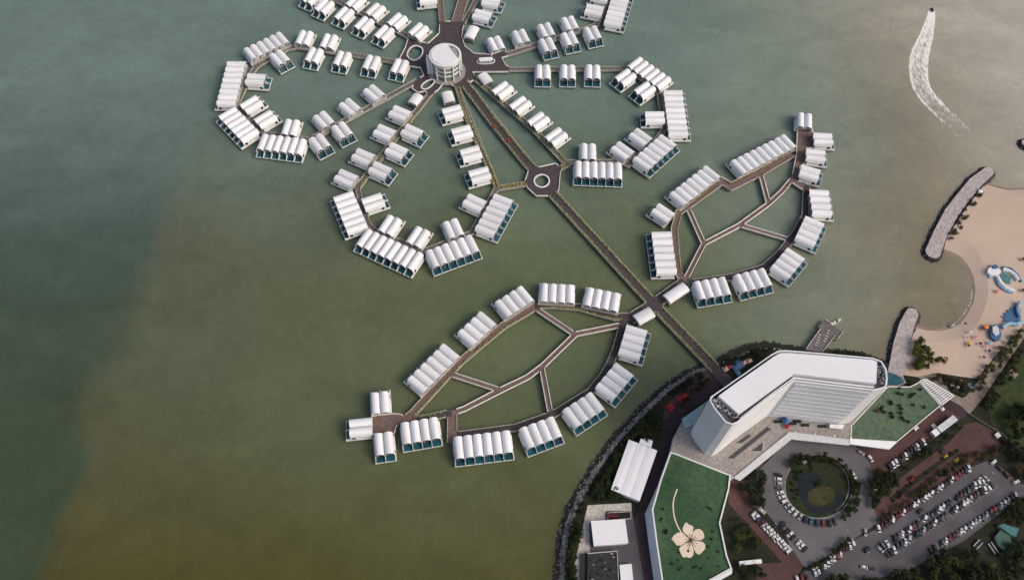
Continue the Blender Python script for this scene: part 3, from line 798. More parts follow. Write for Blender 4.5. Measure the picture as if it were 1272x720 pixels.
# beach: gently sloping strand, wet strip, dry sand
for ws, ins, wh in ((W1, I1, 'of the bay'), (W2, I2, 'beyond the long breakwater')):
    a_ = [U(*p, 0) for p in ws]; b_ = [U(*p, LZ) for p in ins]; n = len(a_)
    for nm, m, f0, f1, lab in (('wet_sand', 'wet', -.1, .2, 'dark wet sand strip along the water '), ('beach', 'sand', .2, 1, 'sloping pale sand strip ')):
        mb = MB()
        vs = [V3(a_[i].lerp(b_[i], f0), f0 * (LZ + .05)) for i in range(n)] + [V3(a_[i].lerp(b_[i], f1), f1 * (LZ + .05)) for i in range(n)]
        mb.add(vs, [(i, i + 1, i + n + 1, i + n) for i in range(n - 1)] if ws is not W1 else [(i, i + n, i + n + 1, i + 1)[::-1] for i in range(n - 1)], 0, True)
        tag(obj(nm, mb, M[m]), lab + wh, kind='structure')
sheet('beach', bch_in + [U(1350, 330, LZ), U(1272, 402, LZ), U(1252, 424, LZ), U(1228, 452, LZ), U(1214, 470, LZ), U(1190, 467, LZ), U(1165, 463, LZ), U(1140, 468, LZ), U(1112, 464, LZ)], 'sand', 'broad dry sand of the beach', z=LZ + .05, world=True)
mb = MB(); n = len(W1)
rnd = random.Random(3)
fl = resample([U(*W1[k], 0).lerp(U(*I1[k], LZ), .02) for k in (3, 4, 5, 6, 7)], 1.3)
for a_, b_ in zip(fl, fl[1:]):
    if rnd.random() < .72: mb.beam(a_ + Vector((rnd.uniform(-.3, .3), rnd.uniform(-.3, .3))), b_ + Vector((rnd.uniform(-.3, .3), rnd.uniform(-.3, .3))), rnd.uniform(.15, .6), -.02, .12)
tag(obj('foam_line', mb, M['foam']), 'thin white foam line where the bay water meets the sand', kind='stuff')

# roads, yards, lawns
sheet('road', [(870, 462), (884, 456), (908, 470), (880, 492), (852, 512), (838, 535), (833, 562), (812, 632), (806, 660), (812, 722), (790, 722), (786, 655), (790, 640), (806, 600), (818, 560), (824, 520), (838, 492)], 'brickdark', 'dark brick service road along the west shore')
sheet('path', [(866, 462), (880, 458), (884, 470), (862, 486), (842, 500), (830, 520), (823, 520), (826, 504), (845, 484)], 'brick', 'reddish brick walk by the shore planting')
sheet('yard', [(730, 627), (784, 624), (786, 650), (800, 722), (710, 722), (716, 690)], 'yard', 'pale concrete service yard by the west shore')
sheet('yard_asphalt', [(752, 634), (785, 634), (800, 722), (722, 722), (722, 687), (733, 686), (732, 648), (752, 646)], 'asphalt', 'dark ground of the service yard')
sheet('road', [(905, 588), (940, 560), (960, 560), (925, 606), (944, 640), (978, 680), (1000, 700), (985, 722), (940, 722), (940, 700), (972, 698), (940, 662), (905, 625)], 'brick', 'red brick road west of the round drive')
sheet('road', [(1056, 545), (1110, 550), (1168, 502), (1185, 494), (1206, 506), (1190, 522), (1150, 546), (1104, 584), (1082, 592), (1070, 572)], 'brick', 'red brick road along the lower lawn roof')
sheet('road', [(1084, 634), (1100, 612), (1120, 592), (1150, 570), (1178, 550), (1200, 526), (1212, 524), (1232, 532), (1244, 552), (1225, 562), (1196, 580), (1160, 606), (1110, 642), (1090, 658)], 'brick', 'red brick double road between the tree strips')
sheet('road', [(1168, 504), (1186, 492), (1206, 508), (1196, 520), (1184, 512)], 'brickdark', 'dark brick forecourt by the pergola')
sheet('drive', [(925, 602), (980, 545), (1056, 548), (1078, 568), (1086, 592), (1083, 626), (1092, 648), (1062, 668), (1032, 688), (1000, 704), (985, 684), (974, 662), (950, 634), (946, 612)], 'drive', 'grey asphalt drive round the garden pond')
sheet('car_park', [(1064, 668), (1090, 656), (1112, 642), (1180, 600), (1206, 580), (1226, 572), (1244, 580), (1266, 600), (1290, 604), (1290, 612), (1264, 622), (1236, 642), (1196, 672), (1158, 692), (1120, 712), (1060, 722), (985, 726), (1000, 708), (1030, 694)], 'asphalt', 'grey asphalt car park')
sheet('path', [(1268, 402), (1280, 408), (1240, 466), (1220, 496), (1204, 514), (1188, 497), (1200, 492), (1214, 474)], 'tan', 'tan path along the back of the beach')
sheet('path', [(1140, 468), (1165, 464), (1182, 488), (1202, 497), (1205, 510), (1180, 496), (1150, 474)], 'tan', 'tan path between the beach garden and the pergola')
sheet('lawn', [(1226, 500), (1246, 462), (1290, 420), (1420, 400), (1420, 560), (1290, 560), (1252, 552), (1232, 526)], 'field', 'green sports field beyond the path')
sheet('pad', [(1251, 462), (1257, 458), (1265.5, 465), (1259, 471)], 'tan', 'square pale pad on the sports field')
sheet('median', [(1104, 618), (1150, 583), (1188, 557), (1191, 560), (1153, 588), (1108, 624)], 'land', 'dark planted strip between the lanes of the red road')
# pond garden
def ell(cx, cy, rx, ry, k=36, tilt=0):
    return [(cx + rx * math.cos(a) * math.cos(tilt) - ry * math.sin(a) * math.sin(tilt), cy + rx * math.cos(a) * math.sin(tilt) + ry * math.sin(a) * math.cos(tilt)) for a in [2 * math.pi * i / k for i in range(k)]]
sheet('kerb', ell(1017, 604, 42.6, 40.1), 'gravel2', 'pale kerb walk round the garden pond')
sheet('lawn', ell(1017, 603.5, 41.5, 39), 'grass', 'dark lawn round the garden pond')
sheet('path', ell(1024, 604, 31.3, 33.7), 'gravel2', 'thin curved garden walk by the pond')
sheet('lawn', ell(1023.4, 603.6, 30.6, 33), 'grass', 'lawn within the curved garden walk')
sheet('pond', [(992, 590), (1002, 585), (1016, 588), (1024, 598), (1012, 605), (1004, 610), (1003, 620), (1008, 628), (1022, 630), (1036, 625), (1042, 612), (1048, 612), (1046, 626), (1036, 636), (1018, 639), (1004, 634), (994, 620), (990, 604)], 'pondw', 'dark curved pond in the round garden')
sheet('lawn', [(1004, 611), (1012, 606), (1024, 602), (1034, 606), (1038, 614), (1034, 622), (1022, 627), (1010, 626), (1005, 620)], 'grassy', 'yellowish grass islet in the pond')
# car park markings
def line_marks(px0, px1, dpx, count, label):
    a, b = U(*px0, LZ), U(*px1, LZ); e = U(px0[0] + dpx[0], px0[1] + dpx[1], LZ) - a
    mb = MB(); e = e.normalized() * 5
    for i in range(count + 1):
        p = a.lerp(b, i / count); mb.beam(p - e / 2, p + e / 2, .12, LZ + .16, LZ + .165)
    tag(obj('bay_marking', mb, M['greywhite']), label, kind='stuff')

# revetment rocks
def rock_mesh(mb, p, s, rnd, mi=0):
    pts = []
    for i in range(6):
        v = [(1, 0, 0), (-1, 0, 0), (0, 1, 0), (0, -1, 0), (0, 0, 1), (0, 0, -1)][i]
        pts.append(Vector(v) * s * rnd.uniform(.6, 1.2) + Vector((rnd.uniform(-.25, .25), rnd.uniform(-.25, .25), 0)) * s)
    a = rnd.uniform(0, 6.28); ca, sa = math.cos(a), math.sin(a)
    pts = [(p[0] + q.x * ca - q.y * sa, p[1] + q.x * sa + q.y * ca, p[2] + q.z * .8) for q in pts]
    mb.add(pts, [(0, 2, 4), (2, 1, 4), (1, 3, 4), (3, 0, 4), (2, 0, 5), (1, 2, 5), (3, 1, 5), (0, 3, 5)], mi)
rnd = random.Random(5)
def rocks(pts, w0, w1, dens, name, label, pal, z0=.0, z1=1.8, parent=None, side=1):
    mb = MB()
    for a, b in zip(pts, pts[1:]):
        L = (b - a).length; d = (b - a).normalized(); nrm = Vector((d.y, -d.x)) * side
        for _ in range(int(L * (w1 - w0) * dens)):
            f = rnd.random(); u = rnd.random()
            p = a + d * rnd.uniform(0, L) + nrm * (w0 + (w1 - w0) * u)
            rock_mesh(mb, (p.x, p.y, z0 + (z1 - z0) * u + rnd.uniform(-.2, .2)), rnd.uniform(.4, 1.15), rnd, pal(u, rnd))
    o = obj(name, mb, [M['rock'], M['rockg'], M['gravel']], parent)
    if not parent: tag(o, label, kind='stuff')
    return o
rocks(W_, -1.9, 2.1, 1.1, 'rocks', 'dark wet rocks along the west shore', lambda u, r: 0 if r.random() < .9 else 1, -.2, 1.6)
mb = MB(); e0, e1 = miter_offset(W_, -1.9), miter_offset(W_, -5.3)
for i in range(len(W_) - 1): mb.add([V3(e0[i], 1.2), V3(e0[i + 1], 1.2), V3(e1[i + 1], LZ + .03), V3(e1[i], LZ + .03)], [(0, 3, 2, 1)])
mb2 = MB(); e2 = miter_offset(W_, 1.3)
for i in range(len(W_) - 1): mb2.add([V3(e2[i], -.8), V3(e2[i + 1], -.8), V3(e0[i + 1], 1.2), V3(e0[i], 1.2)], [(0, 3, 2, 1)])
tag(obj('rock_slope', mb2, M['rock']), 'dark wet rock slope along the west shore', kind='structure')
tag(obj('embankment', mb, M['gravel2']), 'pale stony embankment of the west shore', kind='structure')
rocks(W_, 2.1, 5.5, .6, 'rocks', 'pale grey rocks of the west shore embankment', lambda u, r: 1 if r.random() < .75 else (2 if r.random() < .5 else 0), 1.5, 2.9)
rocks(N_, -2.5, 2.5, .75, 'rocks', 'dark rocks along the shore behind the hotel', lambda u, r: 0 if r.random() < .85 else 1, -.2, 1.6)
rocks(N_[:6], 2.5, 5.5, .5, 'rocks', 'pale rocks above the shore behind the hotel', lambda u, r: 1 if r.random() < .6 else 2, 1.5, 2.8)

# breakwaters
def breakwater(px, widths, label, rocky_side):
    c = [U(*p, 2.6) for p in px]; n = len(c)
    dir_ = [(c[min(n - 1, i + 1)] - c[max(0, i - 1)]).normalized() for i in range(n)]
    L = [c[i] + Vector((-dir_[i].y, dir_[i].x)) * widths[i] for i in range(n)]
    Rr = [c[i] - Vector((-dir_[i].y, dir_[i].x)) * widths[i] for i in range(n)]
    head = []
    d = dir_[-1]; nn = Vector((-d.y, d.x)); wv = widths[-1]
    for i in range(1, 10):
        a = math.pi * i / 10; head.append(c[-1] + nn * math.cos(a) * wv + d * math.sin(a) * wv)
    tail = []
    d = -dir_[0]; nn = Vector((-d.y, d.x)); wv = widths[0]
    for i in range(1, 10):
        a = math.pi * i / 10; tail.append(c[0] + nn * math.cos(a) * wv + d * math.sin(a) * wv)
    out = L + head + Rr[::-1] + tail
    cc = miter_offset(out, -2.2, True)
    area = sum(out[i].cross(out[(i + 1) % len(out)]) for i in range(len(out)))
    low = miter_offset(out, -2.6 if area > 0 else 2.6, True)
    t = thing('breakwater', label, 'breakwater', (0, 0, 0))
    mb = MB(); mb.prism(out, -.6, 2.75, 0, 1, False, (), low)
    obj('gravel_top', mb, [M['gravel'], M['rock']], t)
    mb = MB(); ring_ = low + [low[0]]
    for a, b in zip(ring_, ring_[1:]):
        for _ in range(int((b - a).length * 2.6)):
            p = a.lerp(b, rnd.random()); q = out[min(range(len(out)), key=lambda i: (out[i] - p).length)]
            u = rnd.uniform(-.15, .75); p = p.lerp(q, max(0, u)) if u > 0 else p + (p - q) * -u * .4
            rock_mesh(mb, (p.x, p.y, -.1 + max(0, u) * 2.6), rnd.uniform(.35, .85), rnd, 0 if rnd.random() < .8 else 1)
    tag(obj('rocks', mb, [M['rock'], M['rockg']], t), kind='stuff')
breakwater([(1113, 462), (1119, 430), (1126, 405), (1133, 389)], [5.4, 5.4, 5.2, 4.4], 'grey gravel breakwater with rounded head beside the hotel', 1)
breakwater([(1228, 213), (1212, 226), (1198, 243), (1182, 264), (1168, 290), (1159, 313)], [4.2, 5.0, 5.0, 5.2, 5.0, 5.6], 'long curved gravel breakwater between the open sea and the beach', 1)
breakwater([(1300, 184), (1276, 178)], [4.2, 4.4], 'head of a further breakwater at the right edge', 1)

# ------------------------------------------------------------------ trees
CROWNS = {}
def crown_mesh(kind, mi, seed):
    rnd = random.Random(seed * 7 + mi); mb = MB()
    if kind == 'bush':
        nl, R0, zc = 4, .62, .5
    else: nl, R0, zc = rnd.choice((5, 6, 7)), .55, 1.05
    lobes = []
    for i in range(nl):
        a = 2 * math.pi * i / nl + rnd.uniform(-.5, .5); d = rnd.uniform(.25, .62) if i else .05
        lobes.append((Vector((math.cos(a) * d, math.sin(a) * d, zc + rnd.uniform(-.22, .30))), R0 * rnd.uniform(.55, .95)))
    for c, r in lobes:
        for _ in range(95):
            v = Vector((rnd.gauss(0, 1), rnd.gauss(0, 1), rnd.gauss(0, 1) + .35)).normalized()
            leaf_quad(mb, c + v * r * rnd.uniform(.55, 1.08) * Vector((1, 1, .85)).length / 1.65, .115, .25, rnd)
    return mb.mesh('crown', [LEAF[mi]])
TR_ = {}
def trunk_mesh(k):
    if k in TR_: return TR_[k]
    mb = MB(); rnd = random.Random(k)
    mb.tube((0, 0, 0), (.02, .01, .7), .07, .05, 7)
    for i in range(4):
        a = i * 1.57 + rnd.random(); mb.tube((.02, .01, .62), (math.cos(a) * .35, math.sin(a) * .35, 1.02), .04, .018, 5)
    TR_[k] = mb.mesh('trunk', [M['trunk']]); return TR_[k]
TREES = []
SPECS = []
def tree(px, py, r, mi, label, group, kind='tree', world=None, zb=LZ, rnd=None):
    SPECS.append((px, py, r, mi, label, group, kind, world or U(px, py, zb), zb))
def make_tree(px, py, r, mi, label, group, kind='tree', world=None, zb=LZ, rnd=random.Random(9)):
    p = world
    s = rnd.randrange(4); key = (kind, mi, s)
    if key not in CROWNS: CROWNS[key] = crown_mesh(kind, mi, s)
    nm = 'tree' if kind == 'tree' else 'shrub'
    t = thing(nm, label, nm, (p.x, p.y, zb), rnd.uniform(0, 6.28), group)
    h = rnd.uniform(.85, 1.2)
    t.scale = (r, r, r * h)
    if kind == 'tree': link('trunk', trunk_mesh(s), t)
    link('crown', CROWNS[key], t)
    TREES.append((p, r))
def grove(poly_px, count, r0, r1, mis, label, group, seed, kind='tree', minsep=.9, zb=LZ):
    rn = random.Random(seed); poly = [Vector(p) for p in poly_px]
    xs = [p.x for p in poly]; ys = [p.y for p in poly]; placed = []; tries = 0
    while len(placed) < count and tries < count * 60:
        tries += 1
        q = Vector((rn.uniform(min(xs), max(xs)), rn.uniform(min(ys), max(ys))))
        if not in_poly(q, poly): continue
        r = rn.uniform(r0, r1); w_ = U(q.x, q.y, zb)
        if min(seg_dist(w_, a_, b_) for a_, b_ in zip(W_, W_[1:])) < 5.6 + r * .62: continue
        if any((w_ - p2).length < (r + r2) * .5 * minsep for p2, r2 in placed): continue
        placed.append((w_, r))
        tree(0, 0, r, rn.choice(mis), label, group, kind, w_, zb, rn)
grove([(872, 470), (842, 486), (812, 502), (792, 520), (772, 545), (752, 575), (732, 612), (722, 640), (715, 690), (712, 722), (700, 722), (706, 660), (728, 604), (760, 560), (800, 520), (836, 488), (866, 464)], 80, 2.4, 4.2, [0, 0, 1], 'dark green tree in the shore belt west of the hotel', 'trees along the west shore', 1, minsep=.6)
grove([(776, 550), (812, 512), (822, 530), (812, 552), (790, 542), (779, 552)], 30, 2.4, 4.0, [0, 0, 1], 'dark tree between the shore and the three-ridged shed', 'trees north of the shed', 2, minsep=.6)
grove([(736, 612), (757, 578), (772, 552), (778, 556), (758, 604), (778, 620), (735, 622)], 32, 2.2, 3.8, [0, 0], 'near-black tree left of the three-ridged shed', 'trees left of the shed', 3, minsep=.6)
grove([(894, 452), (918, 441), (945, 434), (960, 434), (958, 438), (925, 448), (900, 458)], 17, 1.6, 3.0, [0, 1], 'small dark tree at the head of the causeway behind the hotel', 'trees behind the hotel by the causeway', 4)
grove([(1040, 437), (1066, 440), (1088, 447), (1098, 456), (1080, 450), (1040, 441)], 12, 1.4, 2.4, [0, 1], 'small tree on the shore behind the hotel east wing', 'trees behind the east wing', 5)
grove([(918, 605), (930, 590), (950, 584), (952, 594), (945, 606), (946, 622), (944, 636), (930, 622), (916, 612)], 22, 2.2, 3.6, [0, 0, 1], 'dark tree between the flower roof and the round drive', 'trees west of the round drive', 6, minsep=0.65)
grove([(976, 572), (992, 566), (1020, 566), (1046, 572), (1056, 584), (1044, 582), (1018, 574), (994, 575), (980, 584)], 22, 1.7, 3.0, [0, 0, 1], 'dark tree on the far edge of the pond garden', 'trees on the far edge of the pond garden', 7, minsep=0.6)
grove([(1052, 582), (1064, 590), (1068, 612), (1060, 634), (1046, 646), (1044, 640), (1054, 626), (1058, 604)], 22, 1.7, 2.9, [0, 0, 1], 'dark tree on the right edge of the pond garden', 'trees on the right edge of the pond garden', 8, minsep=0.6)
grove([(908, 640), (916, 634), (930, 650), (944, 674), (946, 682), (926, 684), (910, 684)], 14, 2.0, 3.4, [0, 1, 1, 2], 'green tree in the wedge garden right of the flower roof', 'trees in the wedge garden', 9)
grove([(912, 702), (946, 702), (950, 714), (935, 722), (912, 722)], 11, 1.8, 3.0, [0, 0, 1], 'dark tree below the long white coach', 'trees below the coach', 10)
grove([(1078, 590), (1090, 584), (1106, 590), (1118, 602), (1108, 610), (1094, 620), (1082, 632)], 26, 2.2, 3.6, [0, 0, 0, 1], 'near-black tree in the triangle right of the round drive', 'trees in the triangle by the round drive', 11, minsep=0.62)
grove([(1106, 588), (1130, 570), (1152, 550), (1180, 534), (1196, 520), (1204, 516), (1206, 522), (1184, 546), (1150, 566), (1124, 586)], 20, 1.4, 2.6, [0, 1, 1], 'small tree behind the parked cars by the red road', 'trees between the two red roads', 12, minsep=.8)
grove([(1086, 650), (1116, 629), (1146, 606), (1178, 581), (1200, 566), (1206, 568), (1176, 588), (1138, 616), (1100, 644)], 32, 1.6, 2.8, [0, 3, 0, 1], 'small dark tree between the red road and the upper car row', 'trees above the car park', 13, minsep=.75)
grove([(1206, 566), (1228, 552), (1250, 546), (1252, 560), (1230, 566), (1212, 574)], 9, 1.8, 3.0, [3, 0, 3], 'brownish tree at the right end of the red road', 'trees at the end of the red road', 14)
grove([(1108, 712), (1140, 704), (1165, 692), (1186, 682), (1200, 684), (1230, 700), (1280, 690), (1280, 740), (985, 740), (1000, 724), (1060, 720)], 62, 3.0, 5.6, [0, 0, 1, 1, 2], 'leafy tree in the belt along the bottom right edge', 'trees below the car park', 15)
grove([(1240, 636), (1262, 622), (1285, 618), (1285, 655), (1262, 650), (1244, 645)], 15, 2.6, 4.4, [0, 0, 1], 'dark tree right of the lower car row', 'trees at the right end of the car park', 16)
grove([(1268, 672), (1285, 660), (1285, 700), (1240, 690), (1244, 680)], 9, 2.6, 4.2, [0, 0], 'dark tree right of the teal roofed sheds', 'trees by the teal sheds', 17)
grove([(1244, 552), (1256, 540), (1290, 548), (1290, 600), (1268, 596)], 22, 2.2, 4.0, [0, 0, 3], 'dark tree beyond the boundary at the right edge', 'trees at the lower end of the sports field', 18)
grove([(1246, 520), (1262, 502), (1290, 500), (1290, 545), (1256, 542)], 17, 3., 4.8, [0, 0], 'near-black tree on the shaded side of the sports field', 'trees on the sports field edge', 19)
grove([(1214, 470), (1228, 452), (1250, 424), (1266, 406), (1272, 412), (1250, 444), (1226, 474), (1214, 486)], 30, 1.8, 3.0, [2, 3, 2, 1], 'olive brown tree between the beach and the tan path', 'trees between beach and path', 20)
grove([(1222, 500), (1238, 474), (1270, 428), (1282, 424), (1262, 455), (1240, 492), (1228, 512)], 24, 1.8, 3.0, [0, 3, 1], 'dark tree on the field side of the tan path', 'trees between path and field', 21)
grove([(1136, 428), (1142, 424), (1150, 434), (1160, 442), (1170, 447), (1168, 452), (1156, 456), (1142, 462), (1130, 460)], 24, 2.3, 3.6, [2, 4, 4, 4, 1], 'yellowish green tree in the clump on the sand by the breakwater', 'clump of trees on the sand', 22, minsep=.7)
grove([(1152, 474), (1166, 466), (1182, 470), (1206, 478), (1212, 486), (1200, 496), (1182, 486)], 20, 1.6, 2.8, [1, 3, 2], 'small tree in the beach garden beside the pergola', 'trees in the beach garden', 23)
grove([(1180, 296), (1192, 270), (1200, 258), (1205, 260), (1196, 280), (1186, 302)], 13, 1.5, 2.4, [2, 3, 4], 'low olive shrub behind the long breakwater, nearer its landward end', 'shrubs behind the long breakwater', 24, 'bush', .7, LZ + .1)
grove([(1203, 254), (1211, 240), (1217, 236), (1219, 241), (1208, 257)], 8, 1.5, 2.4, [2, 3], 'low olive shrub behind the long breakwater, nearer its seaward end', 'shrubs behind the long breakwater', 25, 'bush', .7, LZ + .1)
grove([(1022, 694), (1054, 668), (1058, 671), (1030, 693), (1004, 708), (1000, 704)], 13, 1.6, 2.6, [0, 1], 'dark tree between the round drive and the lower left car row', 'trees above the lower left car row', 26, minsep=.7)
grove([(884, 474), (868, 486), (852, 498), (846, 504), (846, 496), (862, 482), (880, 470)], 10, 1.2, 2.2, [0, 1], 'small dark tree between the brick walk and the hotel', 'trees beside the brick walk', 27)
grove([(1104, 618), (1150, 583), (1188, 557), (1191, 560), (1153, 588), (1108, 624)], 12, .9, 1.5, [0, 3, 1], 'low dark shrub on the median of the red road', 'shrubs on the red road median', 28, 'bush')
grove([(984, 590), (992, 580), (1008, 576), (1020, 577), (1018, 584), (1004, 583), (992, 590), (990, 606), (996, 626), (988, 622), (983, 606)], 13, 1.2, 2.0, [0, 1], 'low dark shrub on the pond garden lawn left of the pond', 'shrubs on the pond garden lawn', 31, 'bush', .8)
tree(*zR7(1115, 510), 2.6, 0, 'dark round tree alone on the pond shore', None)
tree(*zS4(1265, 215), 2.2, 3, 'reddish brown tree at the right edge by the splash pools', None)
tree(*zS4(1265, 455), 2.0, 2, 'olive tree at the right edge between the two slides', None)

# ------------------------------------------------------------------ hotel and podium
HZ = 72.0
def HP(px, z=HZ): return [U(*p, z) for p in px]
h = thing('hotel', 'white bent slab hotel tower with flat roof above the green roofed podium', 'hotel', (0, 0, 0))
# outline at the parapet, going round
outl = HP([(882.5, 492.5), (905, 477), (935, 456), (958, 440), (966, 435.5), (975, 434.6), (1000, 436.5), (1040, 440), (1085, 444), (1095, 448), (1101, 457), (1102.5, 470), (1101, 481), (1085, 484.5), (986, 473), (950, 498), (917, 524), (910, 527), (901, 524), (888, 508), (882, 498)])
mb = MB(); mb.prism(outl, PZ - .2, HZ - 4, 0, 0)
obj('body', mb, [M['hwhite']], h)
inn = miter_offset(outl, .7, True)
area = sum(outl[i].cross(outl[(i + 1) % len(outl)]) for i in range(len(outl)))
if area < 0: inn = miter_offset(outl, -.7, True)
mb = MB(); n = len(outl)
for i in range(n):
    k = (i + 1) % n; q = [outl[i], outl[k], inn[k], inn[i]]
    vs = [V3(p, HZ - 4.05) for p in q] + [V3(p, HZ) for p in q]
    f = [(4, 5, 6, 7), (0, 1, 5, 4), (2, 3, 7, 6)]
    mb.add(vs, f if area > 0 else [x[::-1] for x in f])
obj('parapet', mb, M['hwhite'], h)
mb = MB(); mb.prism(inn, None, HZ - 3.9); obj('roof_terrace', mb, M['painted_shade'], h)  # dark colour paints the shadow lines beside parapet and main roof
# raised main roof
up = HP([(892.5, 491.5), (910, 478.5), (938, 459), (960, 443.5), (968, 439), (976, 438), (1000, 439.6), (1040, 443), (1086, 447), (1089.5, 450), (1088.5, 475.8), (986, 464), (950, 490), (917.5, 513.8)], HZ + 1.5)
mb = MB(); mb.prism(up, HZ - 3.8, HZ + 1.5, 0, 1); obj('main_roof', mb, [M['roof2'], M['hgrey']], h)
mid = HP([(919, 518.6), (950, 494.2), (986, 468), (1086, 479.8), (1086, 481.6), (986, 470), (951, 496), (920.6, 520)], HZ - .5)
mb = MB(); mb.prism(mid, HZ - 3.7, HZ - .5); obj('roof_walkway', mb, M['white'], h)
nw = HP([(885, 492), (905, 478.5), (935, 457.5), (956, 443), (957, 444.3), (936, 459), (906, 480), (887.5, 493)], HZ - .6)
mb = MB(); mb.prism(nw, HZ - 3.7, HZ - .6); obj('roof_glazing', mb, M['glass'], h)
rnd = random.Random(4)
for (x0, y0, x1, y1, cnt) in ((887, 496.5, 912, 519, 26), (1092, 452, 1097, 479, 16)):
    for i in range(cnt):
        f = (i + .5) / cnt; p = U(x0 + (x1 - x0) * f + rnd.uniform(-2.6, 2.6), y0 + (y1 - y0) * f + rnd.uniform(-1.2, 1.2), HZ - 3)
        s = rnd.uniform(.6, 1.4); g = rnd.uniform(.6, 1.2); zt = HZ - 3.9 + rnd.uniform(1.2, 3.2)
        mb = MB(); mb.box(p.x - s, p.x + s, p.y - g, p.y + g, HZ - 3.88, zt, 0)
        mb.tube((p.x, p.y, zt), (p.x, p.y, zt + .35), min(s, g) * .7, min(s, g) * .7, 10, 1)
        obj('plant_unit', mb, [rnd.choice([M['mech'], M['mech'], M['white'], M['metal'], M['slot']]), M['dark']], h)
# facades: floor slabs with dark recesses on the court side, east wing
def facade(a, b, z0, z1, floors, bays, proud, m_slab, m_rec):
    d = (b - a).normalized(); nn = Vector((d.y, -d.x)); fh = (z1 - z0) / floors
    for i in range(floors):
        mb = MB(); z = z0 + i * fh
        q = [a + nn * .003, a + nn * proud, b + nn * proud, b + nn * .003]
        mb.prism([q[0], q[1], q[2], q[3]], z + .02, z + fh * .8); obj('balcony', mb, m_slab, h)
    mb = MB()
    q = [a + nn * .12 + d * .3, b + nn * .12 - d * .3]
    mb.add([V3(q[0], z0 + .1), V3(q[1], z0 + .1), V3(q[1], z1 - .1), V3(q[0], z1 - .1)], [(0, 1, 2, 3)])
    obj('window_band', mb, m_rec, h)
    for i in range(1, bays):
        p = a.lerp(b, i / bays); mb = MB(); mb.beam(p + nn * .0035, p + nn * (proud - .2), .25, z0 + .05, z0 + (floors - 1) * fh + .1); obj('balcony_divider', mb, m_slab, h)
bend, east = outl[14], outl[13]; west = outl[16]
shade = mat('balcony recess', (.62, .64, .69), .5, .1, .2)
facade(bend + (east - bend).normalized() * 2.0, east - (east - bend).normalized() * 1.5, PZ + 3.5, HZ - 2, 9, 5, .5, M['hgrey'], shade)
# fins closing both ends of the court facade
def fin(a, b, z0, z1, wd, name, m): 
    mb = MB(); mb.beam(a, b, wd, z0, z1); obj(name, mb, m, h)
# podium
p = thing('podium', 'beige and white hotel podium with roof decks below the tower', 'building', (0, 0, 0))
bz = PZ
beige = [U(*q, bz) for q in [(833, 560), (838, 540), (848, 521), (880, 497), (930, 462), (962, 440), (1000, 440), (1090, 450), (1100, 462), (1102, 479), (1057, 527), (1055, 545), (982, 537), (911, 592), (906, 588.4)]]
mb = MB(); mb.prism(beige, LZ - .5, bz, 0, 1); obj('deck', mb, [M['beige'], M['hgrey']], p)
def slot(px, z, m, hgt, name, par): 
    mb = MB(); mb.prism([U(*q, z) for q in px], z - .3, z + hgt); return obj(name, mb, m, par)
slot([(847, 520), (876, 500), (870, 512), (862, 528), (850, 532)], bz + .3, mat('pale teal glazing', (.30, .42, .42), .2, .1, .2, spec=.5), .5, 'glass_roof', p)
slot([(902.9, 569), (911.5, 569), (957.5, 532.5), (953, 529.5)], bz + .03, M['slot'], .05, 'skylight', p)
slot([(914, 549.5), (922, 549.5), (933.5, 541), (930, 538.5)], bz + .03, M['slot'], .05, 'skylight', p)
slot([(933, 559.5), (946, 560), (948, 548.5)], bz + .03, M['slot'], .05, 'skylight', p)
slot([(957, 524), (962, 519), (1040, 528), (1038, 533), (1008, 531)], bz + .03, M['mech'], .06, 'terrace', p)
slot([(1030, 527), (1048, 528), (1046, 533), (1030, 531.5)], bz + 1.5, M['white'], 1.2, 'terrace_canopy', p)
for q in ((966, 523.5), (984, 526), (1000, 528), (1021, 529.5), (990, 523.5)): 
    c = U(*q, bz); mb = MB(); mb.box(c.x - 2.6, c.x + 2.6, c.y - .9, c.y + .9, bz + .1, bz + 1.0); obj('planter', mb, M['dark'], p)
# entrance canopies (light fascia)
slot([(911, 593), (980, 536.5), (986, 536.8), (1054.5, 545.5), (1055, 553), (983, 545.5), (919, 597)], bz + .4, M['greywhite'], .5, 'entrance_canopy', p)
for q in ((921, 596), (938, 583), (956, 568), (972, 555), (984, 547), (1008, 549), (1032, 551.5), (1052, 553.5)):
    c = U(*q, LZ); mb = MB(); mb.tube((c.x, c.y + 2.5, LZ - .1), (c.x, c.y + 2.5, bz + .1), .5, .5, 10); obj('column', mb, M['hgrey'], p)
# sheer dark lobby wall behind columns
# flower roof
fr = thing('flower_roof_hall', 'podium hall with bright green roof carrying a large cream flower emblem', 'building', (0, 0, 0))
g1 = [U(*q, bz) for q in [(838, 562), (907.5, 589.5), (905.6, 607), (894.5, 649.5), (903, 690), (909, 706), (880, 722), (870, 740), (828, 740), (822, 722), (815, 675), (809.5, 633), (820, 596), (832.5, 561)]]
low = [Vector(v) for v in g1]
area = sum(g1[i].cross(g1[(i + 1) % len(g1)]) for i in range(len(g1))); sg = 1 if area > 0 else -1
low = list(g1)
for i in (8, 9, 10, 11): low[i] = g1[i] + Vector((-3.2, 0))
mb = MB(); mb.prism(g1, LZ - .5, bz - .5, 0, 0, False, (), low); obj('wall', mb, M['hwhite'], fr)
gi = miter_offset(g1, .9 * sg, True)
mb = MB(); mb.prism(gi, None, bz - .2); obj('turf_roof', mb, M['turf1'], fr)
mb = MB(); n = len(g1)
for i in range(n):
    k = (i + 1) % n; q = [g1[i], g1[k], gi[k], gi[i]]
    vs = [V3(v, bz - .6) for v in q] + [V3(v, bz + (.9 if i not in (0, 13) else .2)) for v in q]
    f = [(4, 5, 6, 7), (0, 1, 5, 4), (2, 3, 7, 6)]
    mb.add(vs, f if sg > 0 else [x[::-1] for x in f])
